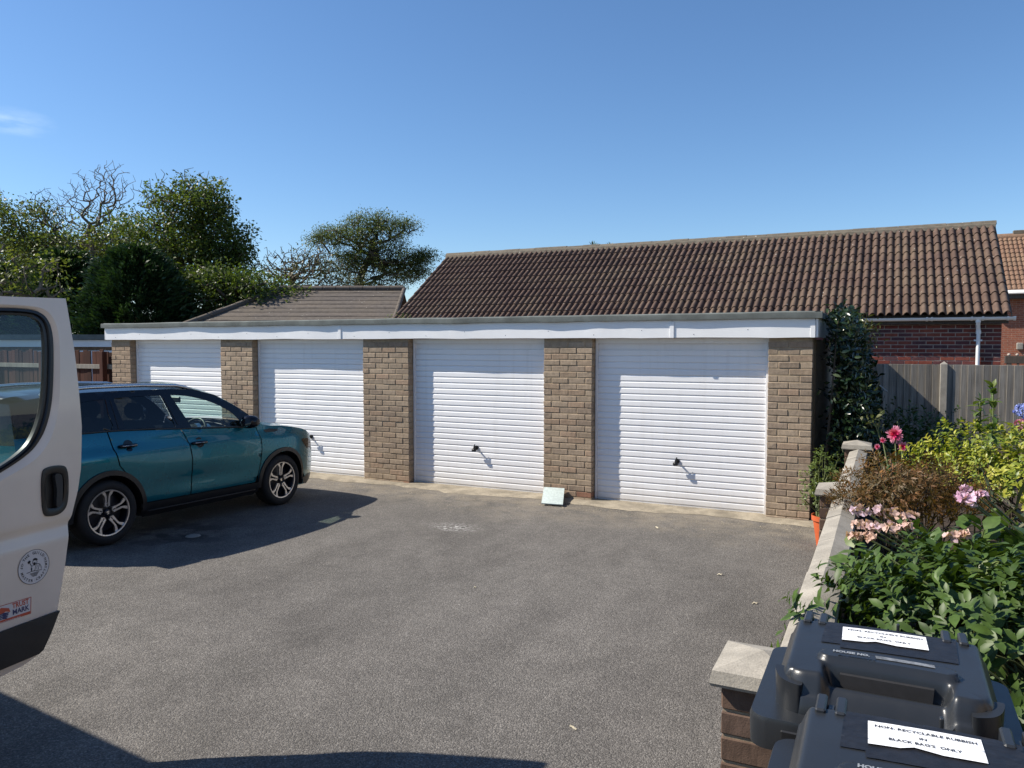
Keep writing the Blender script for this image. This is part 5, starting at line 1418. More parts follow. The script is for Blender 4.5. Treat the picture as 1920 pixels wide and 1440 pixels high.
# ================================================================== VEGETATION
def set_tint(me, vals):
    at = me.attributes.new('tint', 'FLOAT', 'FACE'); at.data.foreach_set('value', np.asarray(vals, np.float32))
def leaf_template(kind):
    """leaf of unit length along +x, lying in xy, folded along the midrib"""
    if kind == 'quad':
        V = np.array([(0, 0, 0), (.5, -.30, .06), (1, 0, -.05), (.5, .30, .06)]); F = np.array([(0, 1, 2, 3)])
    elif kind == 'narrow':
        V = np.array([(0, 0, 0), (.45, -.13, .03), (1, 0, -.10), (.45, .13, .03)]); F = np.array([(0, 1, 2, 3)])
    elif kind == 'blade':
        V = np.array([(0, -.02, 0), (0, .02, 0), (.4, -.045, .05), (.4, .045, .05), (.8, -.03, .03), (.8, .03, .03), (1, 0, -.02), (1, 0, -.02)])
        F = np.array([(0, 2, 3, 1), (2, 4, 5, 3), (4, 6, 7, 5)])
    else:                                                              # broad, pointed
        V = np.array([(0, 0, 0), (.28, -.20, .05), (.30, 0, .0), (.28, .20, .05), (.62, -.21, .02), (.64, 0, -.03), (.62, .21, .02), (1, 0, -.14)])
        F = np.array([(0, 1, 2, 2), (0, 2, 3, 3), (1, 4, 5, 2), (2, 5, 6, 3), (4, 7, 5, 5), (5, 7, 6, 6)])
        F = np.array([(0, 1, 2), (0, 2, 3), (1, 4, 2), (4, 5, 2), (2, 5, 3), (5, 6, 3), (4, 7, 5), (5, 7, 6)])
    return V, F
def leaf_mesh(name, pos, dirs, ups, size, kind, tint, width=1.0, smooth=False):
    """many leaves in one mesh; dirs = way the leaf points, ups = roughly the way its face looks"""
    V, F = leaf_template(kind); n = len(pos)
    d = dirs / np.linalg.norm(dirs, axis=1, keepdims=True)
    s = np.cross(ups, d); ln = np.linalg.norm(s, axis=1, keepdims=True); s = np.where(ln > 1e-4, s / np.maximum(ln, 1e-4), np.cross(d, [[.3, .5, .8]]))
    u = np.cross(d, s); w = np.broadcast_to(width, (n,))
    P = pos[:, None, :] + size[:, None, None] * (V[None, :, 0:1] * d[:, None, :] + V[None, :, 1:2] * w[:, None, None] * s[:, None, :] + V[None, :, 2:3] * u[:, None, :])
    FF = F[None] + (np.arange(n) * len(V))[:, None, None]
    me = mk_mesh(name, P.reshape(-1, 3), FF.reshape(-1, F.shape[1]), smooth)
    set_tint(me, np.repeat(tint, len(F))); return me
def rdir(n, up=0.0):
    v = rng.normal(size=(n, 3)); v[:, 2] += up; return v / np.linalg.norm(v, axis=1, keepdims=True)
def grow(base, trunk, targets, step=.5, wig=.12, droop=0.0):
    """skeleton that reaches every target from the nearest branch already there"""
    N = [np.array(p, float) for p in trunk]; par = [-1] + list(range(len(N) - 1)); fixed = len(N)
    top = N[-1]; order = np.argsort(np.linalg.norm(targets - top, axis=1)); tips = []
    arr = np.array(N)
    for k in order:
        t = targets[k]; dv = t - arr; dist = np.linalg.norm(dv, axis=1)
        cost = dist + .9 * np.maximum(0, arr[:, 2] - t[2] + .1)
        if len(arr) > fixed: cost[:max(1, fixed - 4)] += 1.0
        i = int(np.argmin(cost)); a = arr[i]; L = np.linalg.norm(t - a); m = max(1, int(L / step)); prev = i; new = []
        side = rng.normal(size=3) * wig * L * .25
        pd = a - arr[par[i]] if par[i] >= 0 else np.array([0, 0, 1.0]); pd = pd / (np.linalg.norm(pd) + 1e-9); ctl = a + (pd * .75 + np.array([0, 0, .25])) * L * .45
        for q in range(1, m + 1):
            f = q / m; p = a * (1 - f) ** 2 + 2 * f * (1 - f) * ctl + t * f * f + side * math.sin(math.pi * f) + (rng.normal(size=3) * wig * .35 * step if q < m else 0); p[2] += droop * math.sin(math.pi * f) * L
            N.append(p); par.append(prev); prev = len(N) - 1; new.append(p)
        arr = np.vstack([arr, new]); tips.append(prev)
    cnt = np.zeros(len(N))
    for t in tips: cnt[t] += 1
    for i in range(len(N) - 1, 0, -1): cnt[par[i]] += cnt[i]
    return arr, np.array(par), cnt, np.array(tips)
def branch_mesh(name, arr, par, cnt, r_tip, r_max, power=.44, sides=5):
    r = np.minimum(r_max, r_tip * np.maximum(cnt, 1) ** power)
    idx = np.nonzero(par >= 0)[0]; A = arr[par[idx]]; B = arr[idx]; d = B - A; L = np.linalg.norm(d, axis=1, keepdims=True); d = d / np.maximum(L, 1e-5)
    h = np.where(np.abs(d[:, 2:3]) < .9, [[0, 0, 1]], [[1, 0, 0]]); u = np.cross(d, h); u /= np.linalg.norm(u, axis=1, keepdims=True); w = np.cross(d, u)
    ra = np.minimum(r[par[idx]], r[idx] * 1.6); rb = r[idx]; an = 2 * math.pi * np.arange(sides) / sides
    ring = np.cos(an)[None, :, None] * u[:, None, :] + np.sin(an)[None, :, None] * w[:, None, :]
    VA = A[:, None, :] - d[:, None, :] * (ra * .3)[:, None, None] + ring * ra[:, None, None]; VB = B[:, None, :] + ring * rb[:, None, None]
    V = np.concatenate([VA, VB], 1).reshape(-1, 3); k = np.arange(sides); f = np.stack([k, (k + 1) % sides, sides + (k + 1) % sides, sides + k], 1)
    F = (f[None] + (np.arange(len(idx)) * 2 * sides)[:, None, None]).reshape(-1, 4)
    return mk_mesh(name, V, F, True)
def lobe_points(lobes, v_of=None):
    """scatter points through ellipsoids; lobe = (px x, px y, distance, px rx, px ry, count[, depth m])"""
    out, tg = [], []
    for lb in lobes:
        x, y, v, rx, ry, n = lb[:6]; c = sight(x, y, v); RX, RZ = rx * v / F_PX, ry * v / F_PX; RD = lb[6] if len(lb) > 6 else RX * .9
        q = rng.normal(size=(n, 3)); q /= np.linalg.norm(q, axis=1, keepdims=True); q *= (rng.random((n, 1)) ** .42)
        out.append(c + q[:, 0:1] * RX * _R + q[:, 1:2] * RD * np.array([_D[0], _D[1], 0]) + q[:, 2:3] * RZ * np.array([0, 0, 1])); 
    return np.concatenate(out)
def tree(name, label, foot, trunk_px, v, lobes, mats, leaf, n_leaf, spread, cat='tree', group=None, r_tip=.012, r_max=.22, step=.5, bare=None, kind='quad', flat=0.0, lw=1.0, wig=.12, tint=(0, 1)):
    """trunk_px: (x, y) bearings up the trunk; foot level z"""
    base = sight(*trunk_px[0], v); base[2] = foot
    tr = [base] + [sight(x, y, v) for x, y in trunk_px[1:]]
    tr = [np.array(p) for p in spline(tr, 4)]
    root = thing(name, tuple(base), label, cat, group)
    T = lobe_points(lobes)
    if bare is not None: TB = lobe_points(bare); TT = np.concatenate([T, TB])
    else: TT = T
    arr, par, cnt, tips = grow(base, tr, TT, step, wig)
    obj('trunk', branch_mesh('trunk', arr, par, cnt, r_tip, r_max), mats[0], root)
    T = T[rng.random(len(T)) < .80]; m = len(T) * n_leaf; c = np.repeat(T, n_leaf, 0)
    off = rdir(m) * (rng.random((m, 1)) ** .5) * spread; off[:, 2] *= .6 if flat else .8
    pos = c + off; d = off / spread + rdir(m) * .8 + np.array([0, 0, -.15]); up = rdir(m) * .9 + np.array([0, 0, 1.0 + flat])
    sz = leaf * rng.uniform(.65, 1.25, m)
    tn = np.clip(np.repeat(rng.uniform(tint[0], tint[1], len(T)), n_leaf) * .6 + rng.uniform(tint[0], tint[1], m) * .4, 0, 1)
    obj('crown', leaf_mesh('crown', pos, d, up, sz, kind, tn, lw), mats[1], root)
    return root

L_WALNUT = leaf_mat('walnut_leaf', [(0, (.048, .078, .018)), (.4, (.082, .118, .027)), (.75, (.125, .145, .034)), (1, (.18, .15, .045))], .42)
L_OLIVE = leaf_mat('olive_leaf', [(0, (.05, .065, .03)), (.5, (.085, .095, .04)), (1, (.14, .125, .055))], .3)
L_LOCUST = leaf_mat('locust_leaf', [(0, (.05, .075, .026)), (.5, (.085, .115, .036)), (1, (.13, .145, .05))], .4)
L_CONIFER = leaf_mat('conifer_spray', [(0, (.012, .030, .014)), (.5, (.022, .052, .018)), (1, (.045, .085, .026))], .15)
L_DARK = leaf_mat('dark_glossy_leaf', [(0, (.03, .058, .012)), (.5, (.058, .10, .02)), (.85, (.085, .14, .03)), (1, (.13, .19, .045))], .22, .45, .3)
L_HYDR = leaf_mat('hydrangea_leaf', [(0, (.045, .085, .02)), (.5, (.08, .135, .03)), (1, (.15, .19, .045))], .3, .42)
L_YELLOW = leaf_mat('variegated_leaf', [(0, (.07, .12, .016)), (.35, (.17, .22, .025)), (.7, (.36, .36, .045)), (1, (.50, .45, .12))], .3, .4)
L_MAPLE = leaf_mat('bronze_maple_leaf', [(0, (.055, .05, .018)), (.45, (.12, .075, .025)), (.8, (.22, .10, .035)), (1, (.32, .15, .05))], .3, .55)
L_POT = leaf_mat('pale_shrub_leaf', [(0, (.06, .10, .022)), (.5, (.12, .17, .04)), (1, (.21, .24, .08))], .3, .45)
L_IVY = leaf_mat('climber_leaf', [(0, (.012, .026, .012)), (.5, (.022, .045, .018)), (.9, (.045, .07, .028)), (1, (.16, .18, .09))], .18, .25, .5)
L_ROSE = leaf_mat('rose_leaf', [(0, (.07, .09, .03)), (1, (.16, .16, .07))], .3)
L_GREYSTRAP = leaf_mat('strap_leaf', [(0, (.035, .055, .030)), (.6, (.08, .10, .06)), (1, (.20, .17, .11))], .2)
P_PINK = leaf_mat('pink_petal', [(0, (.52, .33, .25)), (.4, (.62, .43, .37)), (.7, (.60, .42, .46)), (1, (.56, .44, .56))], .25, .6)
P_MAUVE = leaf_mat('mauve_petal', [(0, (.46, .25, .36)), (.5, (.60, .36, .50)), (1, (.72, .52, .66))], .25, .6)
P_BLUE = leaf_mat('blue_petal', [(0, (.14, .18, .52)), (.5, (.22, .28, .66)), (1, (.42, .46, .78))], .25, .6)
P_MAROON = leaf_mat('maroon_petal', [(0, (.16, .02, .05)), (.5, (.28, .05, .10)), (1, (.45, .22, .26))], .2, .6)
P_DAHLIA = leaf_mat('dahlia_petal', [(0, (.42, .01, .08)), (.5, (.62, .03, .16)), (1, (.80, .35, .50))], .25, .55)
P_CREAM = leaf_mat('cream_bloom', [(0, (.35, .28, .18)), (1, (.6, .5, .36))], .25, .6)

def far_trees():
    bark = (M_BARK, L_WALNUT); tw = (M_TWIG, L_WALNUT)
    # half-bare tree at the far left
    tree('walnut_tree', 'tallest half bare tree, its twisted twigs standing against the sky', 0, [(182, 640), (174, 480), (166, 440), (168, 420)], 30,
         [(150, 445, 30, 85, 42, 60), (215, 430, 30, 60, 45, 45)], tw, .12, 26, .6, bare=[(185, 360, 30, 62, 52, 230), (150, 395, 30, 78, 50, 120), (215, 345, 30, 40, 46, 140)], r_tip=.0055, r_max=.20, step=.38, wig=.13, group='trees behind the garages', tint=(.1, .9))
    tree('walnut_tree', 'thin leafed tree at the left edge beside the half bare tree', 0, [(125, 640), (118, 480), (108, 440), (104, 420)], 31,
         [(40, 430, 31, 75, 55, 110), (-20, 400, 31, 55, 50, 60), (60, 470, 31, 70, 30, 50)], bark, .12, 40, .6, bare=[(100, 388, 31, 52, 44, 150), (75, 398, 31, 54, 40, 70)], r_tip=.0055, r_max=.18, step=.38, wig=.13, group='trees behind the garages', tint=(.2, .9))
    tree('walnut_tree', 'broad leafy tree with rounded crown right of the bare twigs', 0, [(330, 640), (335, 520), (332, 480), (328, 450)], 28,
         [(362, 385, 28, 78, 52, 150), (410, 440, 28, 62, 50, 120), (330, 460, 28, 85, 55, 150), (400, 500, 28, 75, 48, 120), (270, 430, 28, 50, 50, 40), (445, 480, 28, 32, 35, 40)], bark, .125, 42, .46,
         bare=[(295, 368, 28, 50, 54, 90), (370, 348, 28, 66, 32, 60)], r_tip=.007, r_max=.22, step=.40, wig=.12, group='trees behind the garages', tint=(0, .8))
    tree('bushy_tree', 'low dense green tree behind the left end of the grey roof', 0, [(430, 660), (430, 590), (430, 560)], 26,
         [(400, 545, 26, 75, 48, 130), (470, 555, 26, 75, 40, 120), (350, 560, 26, 50, 50, 60), (540, 565, 26, 45, 25, 40)], bark, .12, 46, .5, r_tip=.02, r_max=.15, group='trees behind the garages', tint=(0, .7))
    tree('bushy_tree', 'dense mid green tree filling the gap behind the dark cypresses', 0, [(200, 680), (200, 560), (195, 520)], 33,
         [(60, 480, 33, 85, 42, 130), (150, 485, 33, 80, 40, 130), (235, 470, 33, 75, 48, 150), (310, 500, 33, 70, 45, 110), (-20, 470, 33, 60, 50, 70), (130, 455, 33, 60, 24, 50)], bark, .13, 40, .55, r_tip=.012, r_max=.2, group='trees behind the garages', tint=(.05, .75))
    # thin grey tree
    tree('thin_tree', 'thin grey half bare tree just left of the spreading flat crown', 0, [(545, 660), (550, 560), (548, 530), (545, 500)], 36,
         [(530, 520, 36, 65, 38, 70), (590, 510, 36, 50, 45, 70), (640, 525, 36, 45, 30, 50)], (M_TWIG, L_OLIVE), .12, 24, .6, bare=[(545, 492, 36, 72, 36, 260), (600, 490, 36, 45, 38, 120)], r_tip=.009, r_max=.15, step=.40, wig=.13, group='trees behind the garages', tint=(.2, 1))
    # spreading locust
    tree('locust_tree', 'spreading flat topped tree with airy layered branches behind the tiled roof', 0, [(660, 680), (668, 560), (680, 510), (695, 480), (700, 460)], 42,
         [(695, 416, 42, 48, 20, 80), (650, 440, 42, 62, 24, 100), (608, 449, 42, 36, 16, 44), (755, 424, 42, 36, 18, 46), (715, 452, 42, 70, 26, 110), (690, 485, 42, 66, 26, 100), (765, 486, 42, 48, 22, 80), (795, 480, 42, 26, 15, 34), (735, 515, 42, 60, 24, 90), (645, 500, 42, 48, 30, 70), (695, 540, 42, 60, 18, 70), (782, 508, 42, 32, 16, 34)], (M_BARK, L_LOCUST), .11, 58, .56, r_tip=.012, r_max=.20, step=.5, flat=.8, lw=.8, wig=.14, group='trees behind the garages')
    # yellowing branch tips in front of the conifer, far left
    tree('yellow_leaf_tree', 'loose yellowing branches hanging over the roof of the white van', 0, [(-60, 700), (-40, 600), (-20, 540)], 20,
         [(15, 520, 20, 50, 22, 22), (70, 500, 20, 55, 25, 26), (30, 545, 20, 60, 16, 22), (100, 540, 20, 38, 18, 14), (-30, 480, 20, 60, 40, 30)], (M_TWIG, L_WALNUT), .11, 16, .42, r_tip=.012, r_max=.10, step=.35, wig=.2, group='trees behind the garages', tint=(.3, .9))
    # conifers: tall sprays, dark inside
    for nm, lab, x, v, top, wpx, cnt_ in (('cypress_tree', 'dark evergreen cypress closest to the left end of the garage roof', 262, 25, 470, 105, 3200), ('cypress_tree', 'dark evergreen cypress directly behind the open van door', 130, 26, 478, 95, 2700), ('cypress_tree', 'dark evergreen cypress at the left edge behind the van roof', 10, 26, 500, 90, 2000)):
        base = sight(x, 700, v); base[2] = 0; tp = sight(x, top, v); H = tp[2]; Wd = wpx * v / F_PX
        root = thing(nm, tuple(base), lab, 'tree', 'dark evergreen trees')
        add('trunk', tube([tuple(base), (base[0], base[1], H * .5), (base[0] + .1, base[1], H * .93)], [.17, .12, .03], 8), M_BARK, root, smooth=True)
        n = cnt_; z = H * rng.random(n) ; t = z / H
        rad = Wd * np.sqrt(np.clip(1 - (t * .985) ** 3.2, 0.02, 1)) * (.55 + .45 * rng.random(n) ** .35); a = rng.uniform(0, 2 * math.pi, n)
        rad *= 1 + .16 * np.sin(a * 5 + t * 9) + .10 * np.sin(a * 9 - t * 17)
        tipv = np.stack([base[0] + rad * np.cos(a), base[1] + rad * np.sin(a), z + .12], 1)
        k = 22; c = np.repeat(tipv, k, 0); outw = np.stack([np.cos(a), np.sin(a), np.full(n, .55)], 1); outw = np.repeat(outw, k, 0)
        along = rng.random((n * k, 1)); pos = c - outw * along * .55 + rdir(n * k) * (.06 + .16 * along)
        d = outw + rdir(n * k) * .55; up = rdir(n * k) + np.array([0, 0, .6]); sz = rng.uniform(.10, .20, n * k)
        tn = np.clip(np.repeat(rng.random(n), k) * .5 + rng.random(n * k) * .3 + .25 * (1 - along[:, 0]), 0, 1)
        obj('crown', leaf_mesh('crown', pos, d, up, sz, 'narrow', tn, 1.3), L_CONIFER, root)
    # tufts of a palm showing over the ridge
    pb = sight(1128, 470, 31); root = thing('palm_tree', (pb[0], pb[1], 0), 'tips of a spiky palm just showing over the tiled ridge', 'palm')
    add('trunk', tube([(pb[0], pb[1], 0), (pb[0] + .1, pb[1], 2.5), tuple(pb - np.array([0, 0, .1]))], [.16, .13, .11], 8), M_BARK, root)
    pos = []; d = []
    for cx_, cy_ in ((1112, 466), (1143, 468)):
        c = sight(cx_, cy_, 31); n = 40; q = rdir(n, .5); pos.append(np.repeat(c[None], n, 0)); d.append(q)
    pos = np.concatenate(pos); d = np.concatenate(d); obj('fronds', leaf_mesh('fronds', pos, d, rdir(len(pos)) * .3 + np.array([0, 0, 1]), np.full(len(pos), .34), 'blade', rng.random(len(pos)), 1.4), L_LOCUST, root)
far_trees()

def shrub(name, label, c, rad, n, leaf, kind, mat, stem=M_STEM, cat='shrub', shell=.45, up=.35, width=1.0, stems=24, hollow=True, tint=(0, 1), sprig=7, lump=.15, grp=None, foot=.42, cut=-.35, spread=1.0, smooth=False):
    """rounded plant: stems that fan out from the foot, leaves set in sprigs round every tip"""
    c = np.array(c, float); rad = np.array(rad, float)
    root = thing(name, (c[0], c[1], foot), label, cat, grp)
    m = n // sprig; q = rdir(m * 2); q = q[q[:, 2] > cut][:m]; m = len(q)
    r = 1 - shell * rng.random(m) ** 1.6
    ph = rng.uniform(0, 6.28, 6)
    bump_ = 1 + lump * (np.sin(q[:, 0] * 5 + ph[0]) * np.sin(q[:, 1] * 6 + ph[1]) + .6 * np.sin(q[:, 2] * 9 + ph[2] + q[:, 0] * 7))
    tip = c + q * rad * (r * bump_)[:, None]
    foot_p = np.array([c[0], c[1], foot])
    sel = rng.choice(m, min(stems, m), replace=False); vfs = []
    for i in sel:
        a = foot_p + np.array([rng.uniform(-.3, .3) * rad[0], rng.uniform(-.3, .3) * rad[1], 0]); b = tip[i]; mid = (a + b) / 2 + rng.normal(size=3) * .04 + np.array([0, 0, .06])
        vfs.append(tube([tuple(p) for p in spline([a, mid, b], 3)], [.008, .007, .006, .005, .004, .004, .003], 5, cap=False))
    add('stems', join(*vfs), stem, root, smooth=True)
    pos = np.repeat(tip, sprig, 0); k = len(pos); outw = np.repeat(q, sprig, 0)
    ax = outw + np.array([0, 0, up]); ax /= np.linalg.norm(ax, axis=1, keepdims=True)
    sp = rdir(k); sp -= ax * (sp * ax).sum(1, keepdims=True); sp /= np.linalg.norm(sp, axis=1, keepdims=True)
    lev = np.tile(np.arange(sprig) / sprig, m)[:, None]
    pos = pos - ax * lev * leaf * 1.3
    d = sp * spread + ax * (.75 - .5 * lev) ; upv = ax + rdir(k) * .25
    sz = leaf * rng.uniform(.6, 1.15, k) * (1 - .25 * (1 - lev[:, 0]))
    tn = np.clip(np.repeat(rng.uniform(tint[0], tint[1], m), sprig) * .6 + rng.uniform(tint[0], tint[1], k) * .4 + .12 * (1 - lev[:, 0]) - .06, 0, 1)
    obj('leaves', leaf_mesh('leaves', pos, d, upv, sz, kind, tn, width, smooth), mat, root)
    return root, tip, q
def flower_head(parent, c, r, n, mat, petal, name='flower_head', flat=.7, tint=(0, 1), loose=.3):
    """loose head of cupped four-petalled florets"""
    q = rdir(n, .35); p = np.array(c) + q * np.array([r, r, r * flat]) * rng.uniform(1 - loose, 1.06, (n, 1))
    q = q + rdir(n) * .45; q /= np.linalg.norm(q, axis=1, keepdims=True)
    t0 = rdir(n); t0 -= q * (t0 * q).sum(1, keepdims=True); t0 /= np.linalg.norm(t0, axis=1, keepdims=True); t1 = np.cross(q, t0)
    P = np.repeat(p, 4, 0); D_ = np.stack([t0, t1, -t0, -t1], 1).reshape(-1, 3) + np.repeat(q, 4, 0) * rng.uniform(.2, .9, (4 * n, 1))
    tn = np.clip(np.repeat(rng.uniform(tint[0], tint[1], n), 4) + rng.normal(0, .10, 4 * n), 0, 1)
    return tag(obj(name, leaf_mesh(name, P, D_, np.repeat(q, 4, 0) + rdir(4 * n) * .2, petal * rng.uniform(.75, 1.25, 4 * n), 'broad', tn, 1.9, True), mat, parent), kind='stuff')
def on_z(x, y, z):
    r = _D + _R * (x - 960) / F_PX + _U * (720 - y) / F_PX; t = (z - 1.95) / r[2]; return _C + t * r

def garden():
    # big dark glossy shrub in front
    root, tip, q = shrub('viburnum_shrub', 'dark green glossy leaved shrub leaning over the wall coping behind the bins', (.56, 3.32, .83), (.90, .80, .38), 5600, .078, 'broad', L_DARK, cat='shrub', shell=.5, up=.45, stems=60, sprig=7, lump=.12, tint=(0, .85), smooth=True)
    # skirt of lower leaves and shoots over the coping
    k = 20
    for (x, y) in ((-.17, 3.45), (-.20, 3.60), (-.15, 3.72), (-.10, 3.85), (-.18, 3.52), (.2, 2.62)):
        a = np.array([x + .25, y + .1, .75]); b = np.array([x, y, .93 + rng.uniform(0, .08)])
        pts = spline([a, (a + b) / 2 + np.array([0, 0, .07]), b], 4); add('shoot', tube([tuple(p) for p in pts], .004, 5), M_STEM, root)
        P = np.array([pts[i % len(pts)] for i in range(16)]); d = rdir(16, .2) ; obj('shoot_leaves', leaf_mesh('shoot_leaves', P, d, rdir(16) * .4 + np.array([0, 0, 1]), rng.uniform(.05, .085, 16), 'broad', rng.uniform(.2, .9, 16), 1.0, True), L_DARK, root)
    shrub('viburnum_shrub', 'dark glossy shrub at the right edge above the nearest bin', (1.55, 3.0, .70), (.55, .55, .36), 1300, .08, 'broad', L_DARK, shell=.5, up=.45, stems=30, sprig=7, tint=(0, .9), smooth=True)
    shrub('golden_shrub', 'yellow leaved low plant by the right side of the bins', (.80, 2.42, .62), (.22, .2, .16), 380, .05, 'broad', L_YELLOW, stems=12, sprig=6, tint=(.4, 1), foot=.30)
    # pink hydrangea leaning on the wall
    root, tip, q = shrub('hydrangea', 'hydrangea with faded pink mop heads beside the wall coping', (.46, 4.15, .78), (.66, .50, .33), 800, .125, 'broad', L_HYDR, shell=.5, up=.6, width=1.5, stems=30, sprig=6, tint=(.1, .9), smooth=True)
    for x, y, z, r, tn in ((1618, 946, 1.17, .050, (.6, 1)), (1646, 942, 1.19, .046, (.5, 1)), (1676, 950, 1.18, .050, (.1, .6)), (1708, 954, 1.17, .044, (0, .5)), (1610, 968, 1.12, .042, (.0, .4)), (1640, 974, 1.12, .052, (.2, .8)), (1672, 976, 1.13, .05, (0, .6)), (1604, 992, 1.05, .036, (0, .4)), (1704, 974, 1.14, .036, (.1, .5)), (1788, 990, 1.15, .03, (.2, .6)), (1812, 988, 1.15, .026, (.2, .7)), (1632, 992, 1.08, .036, (0, .3))):
        c = on_z(x, y, z); flower_head(root, c - np.array([0, 0, .035]), r * .9, 11, P_PINK, .022, tint=tn, flat=.35, loose=.6)
        add('stem', tube([(.5, 4.2, .5), tuple((c + np.array([.5, 4.2, .7])) / 2), tuple(c - np.array([0, 0, r * .5]))], .005, 5), M_STEM, root)
    # mauve heads behind
    root, tip, q = shrub('hydrangea', 'broad leaved hydrangea with one pale mauve head in mid garden', (1.05, 4.75, .86), (.62, .52, .28), 650, .13, 'broad', L_HYDR, shell=.5, up=.6, width=1.5, stems=24, sprig=6, tint=(.2, 1), smooth=True)
    for x, y, r in ((1803, 924, .036), (1822, 931, .05), (1842, 922, .042), (1812, 910, .026)):
        c = on_z(x, y, 1.21); flower_head(root, c - np.array([0, 0, .02]), r * .85, 12, P_MAUVE, .023, flat=.5, loose=.6); add('stem', tube([(1.05, 4.7, .6), tuple(c - np.array([0, 0, r * .4]))], .005, 5), M_STEM, root)
    shrub('hydrangea', 'leafy hydrangea without flowers at the right edge of the garden', (1.85, 4.25, .80), (.65, .6, .34), 800, .12, 'broad', L_HYDR, shell=.5, up=.55, width=1.4, stems=24, sprig=6, tint=(0, .9), smooth=True)
    # bronze maple
    shrub('japanese_maple', 'feathery bronze brown maple spilling over the wall', (.14, 5.5, .94), (.50, .52, .30), 8200, .052, 'narrow', L_MAPLE, stem=M_BARK, cat='shrub', shell=.6, up=-.35, width=.8, stems=40, sprig=9, lump=.14, tint=(0, .95), cut=-.2)
    # strap leaved clump
    root = thing('strap_leaf_clump', (.95, 5.3, .42), 'spiky clump of dark strap leaves between the maple and the yellow shrub', 'plant')
    n = 110; base = np.stack([rng.uniform(.55, 1.5, n), rng.uniform(5.1, 5.6, n), rng.uniform(.75, .95, n)], 1); d = rdir(n, .55); sz = rng.uniform(.22, .40, n)
    obj('leaves', leaf_mesh('leaves', base, d, rdir(n) * .5 + np.array([0, 0, 1]), sz, 'blade', rng.random(n), 1.0), L_GREYSTRAP, root)
    add('stems', join(*[tube([(b[0] * .5 + .5, 5.35, .42), tuple(b)], .006, 5) for b in base[::5]]), M_STEM, root)
    # golden variegated shrub
    shrub('golden_shrub', 'rounded bright yellow green shrub in front of the fence', (1.20, 6.75, .97), (1.10, .80, .44), 9000, .058, 'broad', L_YELLOW, stem=M_BARK, shell=.4, up=.5, stems=40, sprig=7, lump=.10, tint=(.05, .95), cut=-.25)
    # tall shoots through it
    root = thing('tall_shoots', (1.2, 6.0, .42), 'two tall leafy shoots rising out of the yellow shrub', 'plant')
    for x, y0, y1 in ((1862, 860, 727), (1838, 850, 752)):
        a = on_z(x - 6, y0, 1.12); b = sight(x, y1, np.dot(a - _C, _D)); pts = spline([np.array([a[0], a[1], .42]), a, (a + b) / 2 + np.array([.01, 0, 0]), b], 5)
        add('stem', tube([tuple(p) for p in pts], .006, 5), M_STEM, root); up_ = np.array(pts[8:]); m = len(up_) * 5; P = np.repeat(up_, 5, 0)
        obj('leaves', leaf_mesh('leaves', P, rdir(m, .45), rdir(m) * .4 + np.array([0, 0, 1]), rng.uniform(.06, .11, m), 'broad', rng.uniform(.3, 1, m), .9), L_HYDR, root)
    # blue hydrangea by the fence
    root, tip, q = shrub('hydrangea', 'tall hydrangea with blue and maroon heads at the right edge by the fence', (2.55, 8.35, 1.05), (.72, .6, .50), 900, .13, 'broad', L_HYDR, shell=.45, up=.5, width=1.5, stems=24, sprig=6, tint=(0, .75), smooth=True)
    for x, y, r, m_ in ((1917, 770, .06, P_BLUE), (1930, 778, .07, P_BLUE), (1916, 798, .06, P_MAROON), (1932, 802, .07, P_MAROON)):
        c = on_z(x, y, 1.35 if m_ is P_BLUE else 1.22); flower_head(root, c, r, 70, m_, .02, flat=.9, loose=.15)
        add('stem', tube([(2.5, 8.3, .8), tuple(c)], .006, 5), M_STEM, root)
    # low greenery along the fence foot
    shrub('border_shrub', 'dark leafy border plants under the fence post', (.35, 11.6, .70), (.95, .7, .42), 1800, .075, 'broad', L_DARK, stems=24, sprig=6, lump=.25, tint=(0, .8))
    shrub('border_shrub', 'low green plants behind the red dahlia', (-.05, 9.7, .58), (.55, .8, .34), 1000, .07, 'broad', L_DARK, stems=20, sprig=6, lump=.25, tint=(0, .6))
    # dahlias
    root = thing('dahlia', (.10, 6.9, .42), 'crimson and pink spiky dahlia blooms above the bronze maple', 'flower')
    for x, y, z, r in ((1678, 815, 1.18, .078), (1692, 838, 1.08, .05), (1655, 826, 1.12, .03), (1645, 838, 1.08, .028)):
        c = on_z(x, y, z); n = 90; tc = _C - c; tc /= np.linalg.norm(tc); q = rdir(n) + tc * .9 + np.array([0, 0, .15]); q /= np.linalg.norm(q, axis=1, keepdims=True)
        ln = np.arccos(np.clip(q @ tc, -1, 1)); tn = np.clip(.15 + ln * .75, 0, 1)
        obj('bloom', leaf_mesh('bloom', np.repeat(c[None], n, 0), q, rdir(n) * .3 + tc, r * rng.uniform(.8, 1.1, n), 'blade', tn, 3.0), P_DAHLIA, root)
        add('stem', tube([(.12, 6.95, .42), (.5 * (.12 + c[0]), .5 * (6.95 + c[1]), .8), tuple(c - tc * .01)], .005, 5), M_STEM, root)
    P = np.stack([rng.uniform(-.05, .35, 60), rng.uniform(6.7, 7.1, 60), rng.uniform(.75, 1.05, 60)], 1); obj('leaves', leaf_mesh('leaves', P, rdir(60, .2), rdir(60) * .3 + np.array([0, 0, 1]), rng.uniform(.06, .1, 60), 'broad', rng.uniform(0, .6, 60)), L_DARK, root)
    # bare rose
    root = thing('rose', (.0, 7.9, .42), 'thin rose stems with a few pale leaves before the dark climber', 'plant')
    v = 7.2
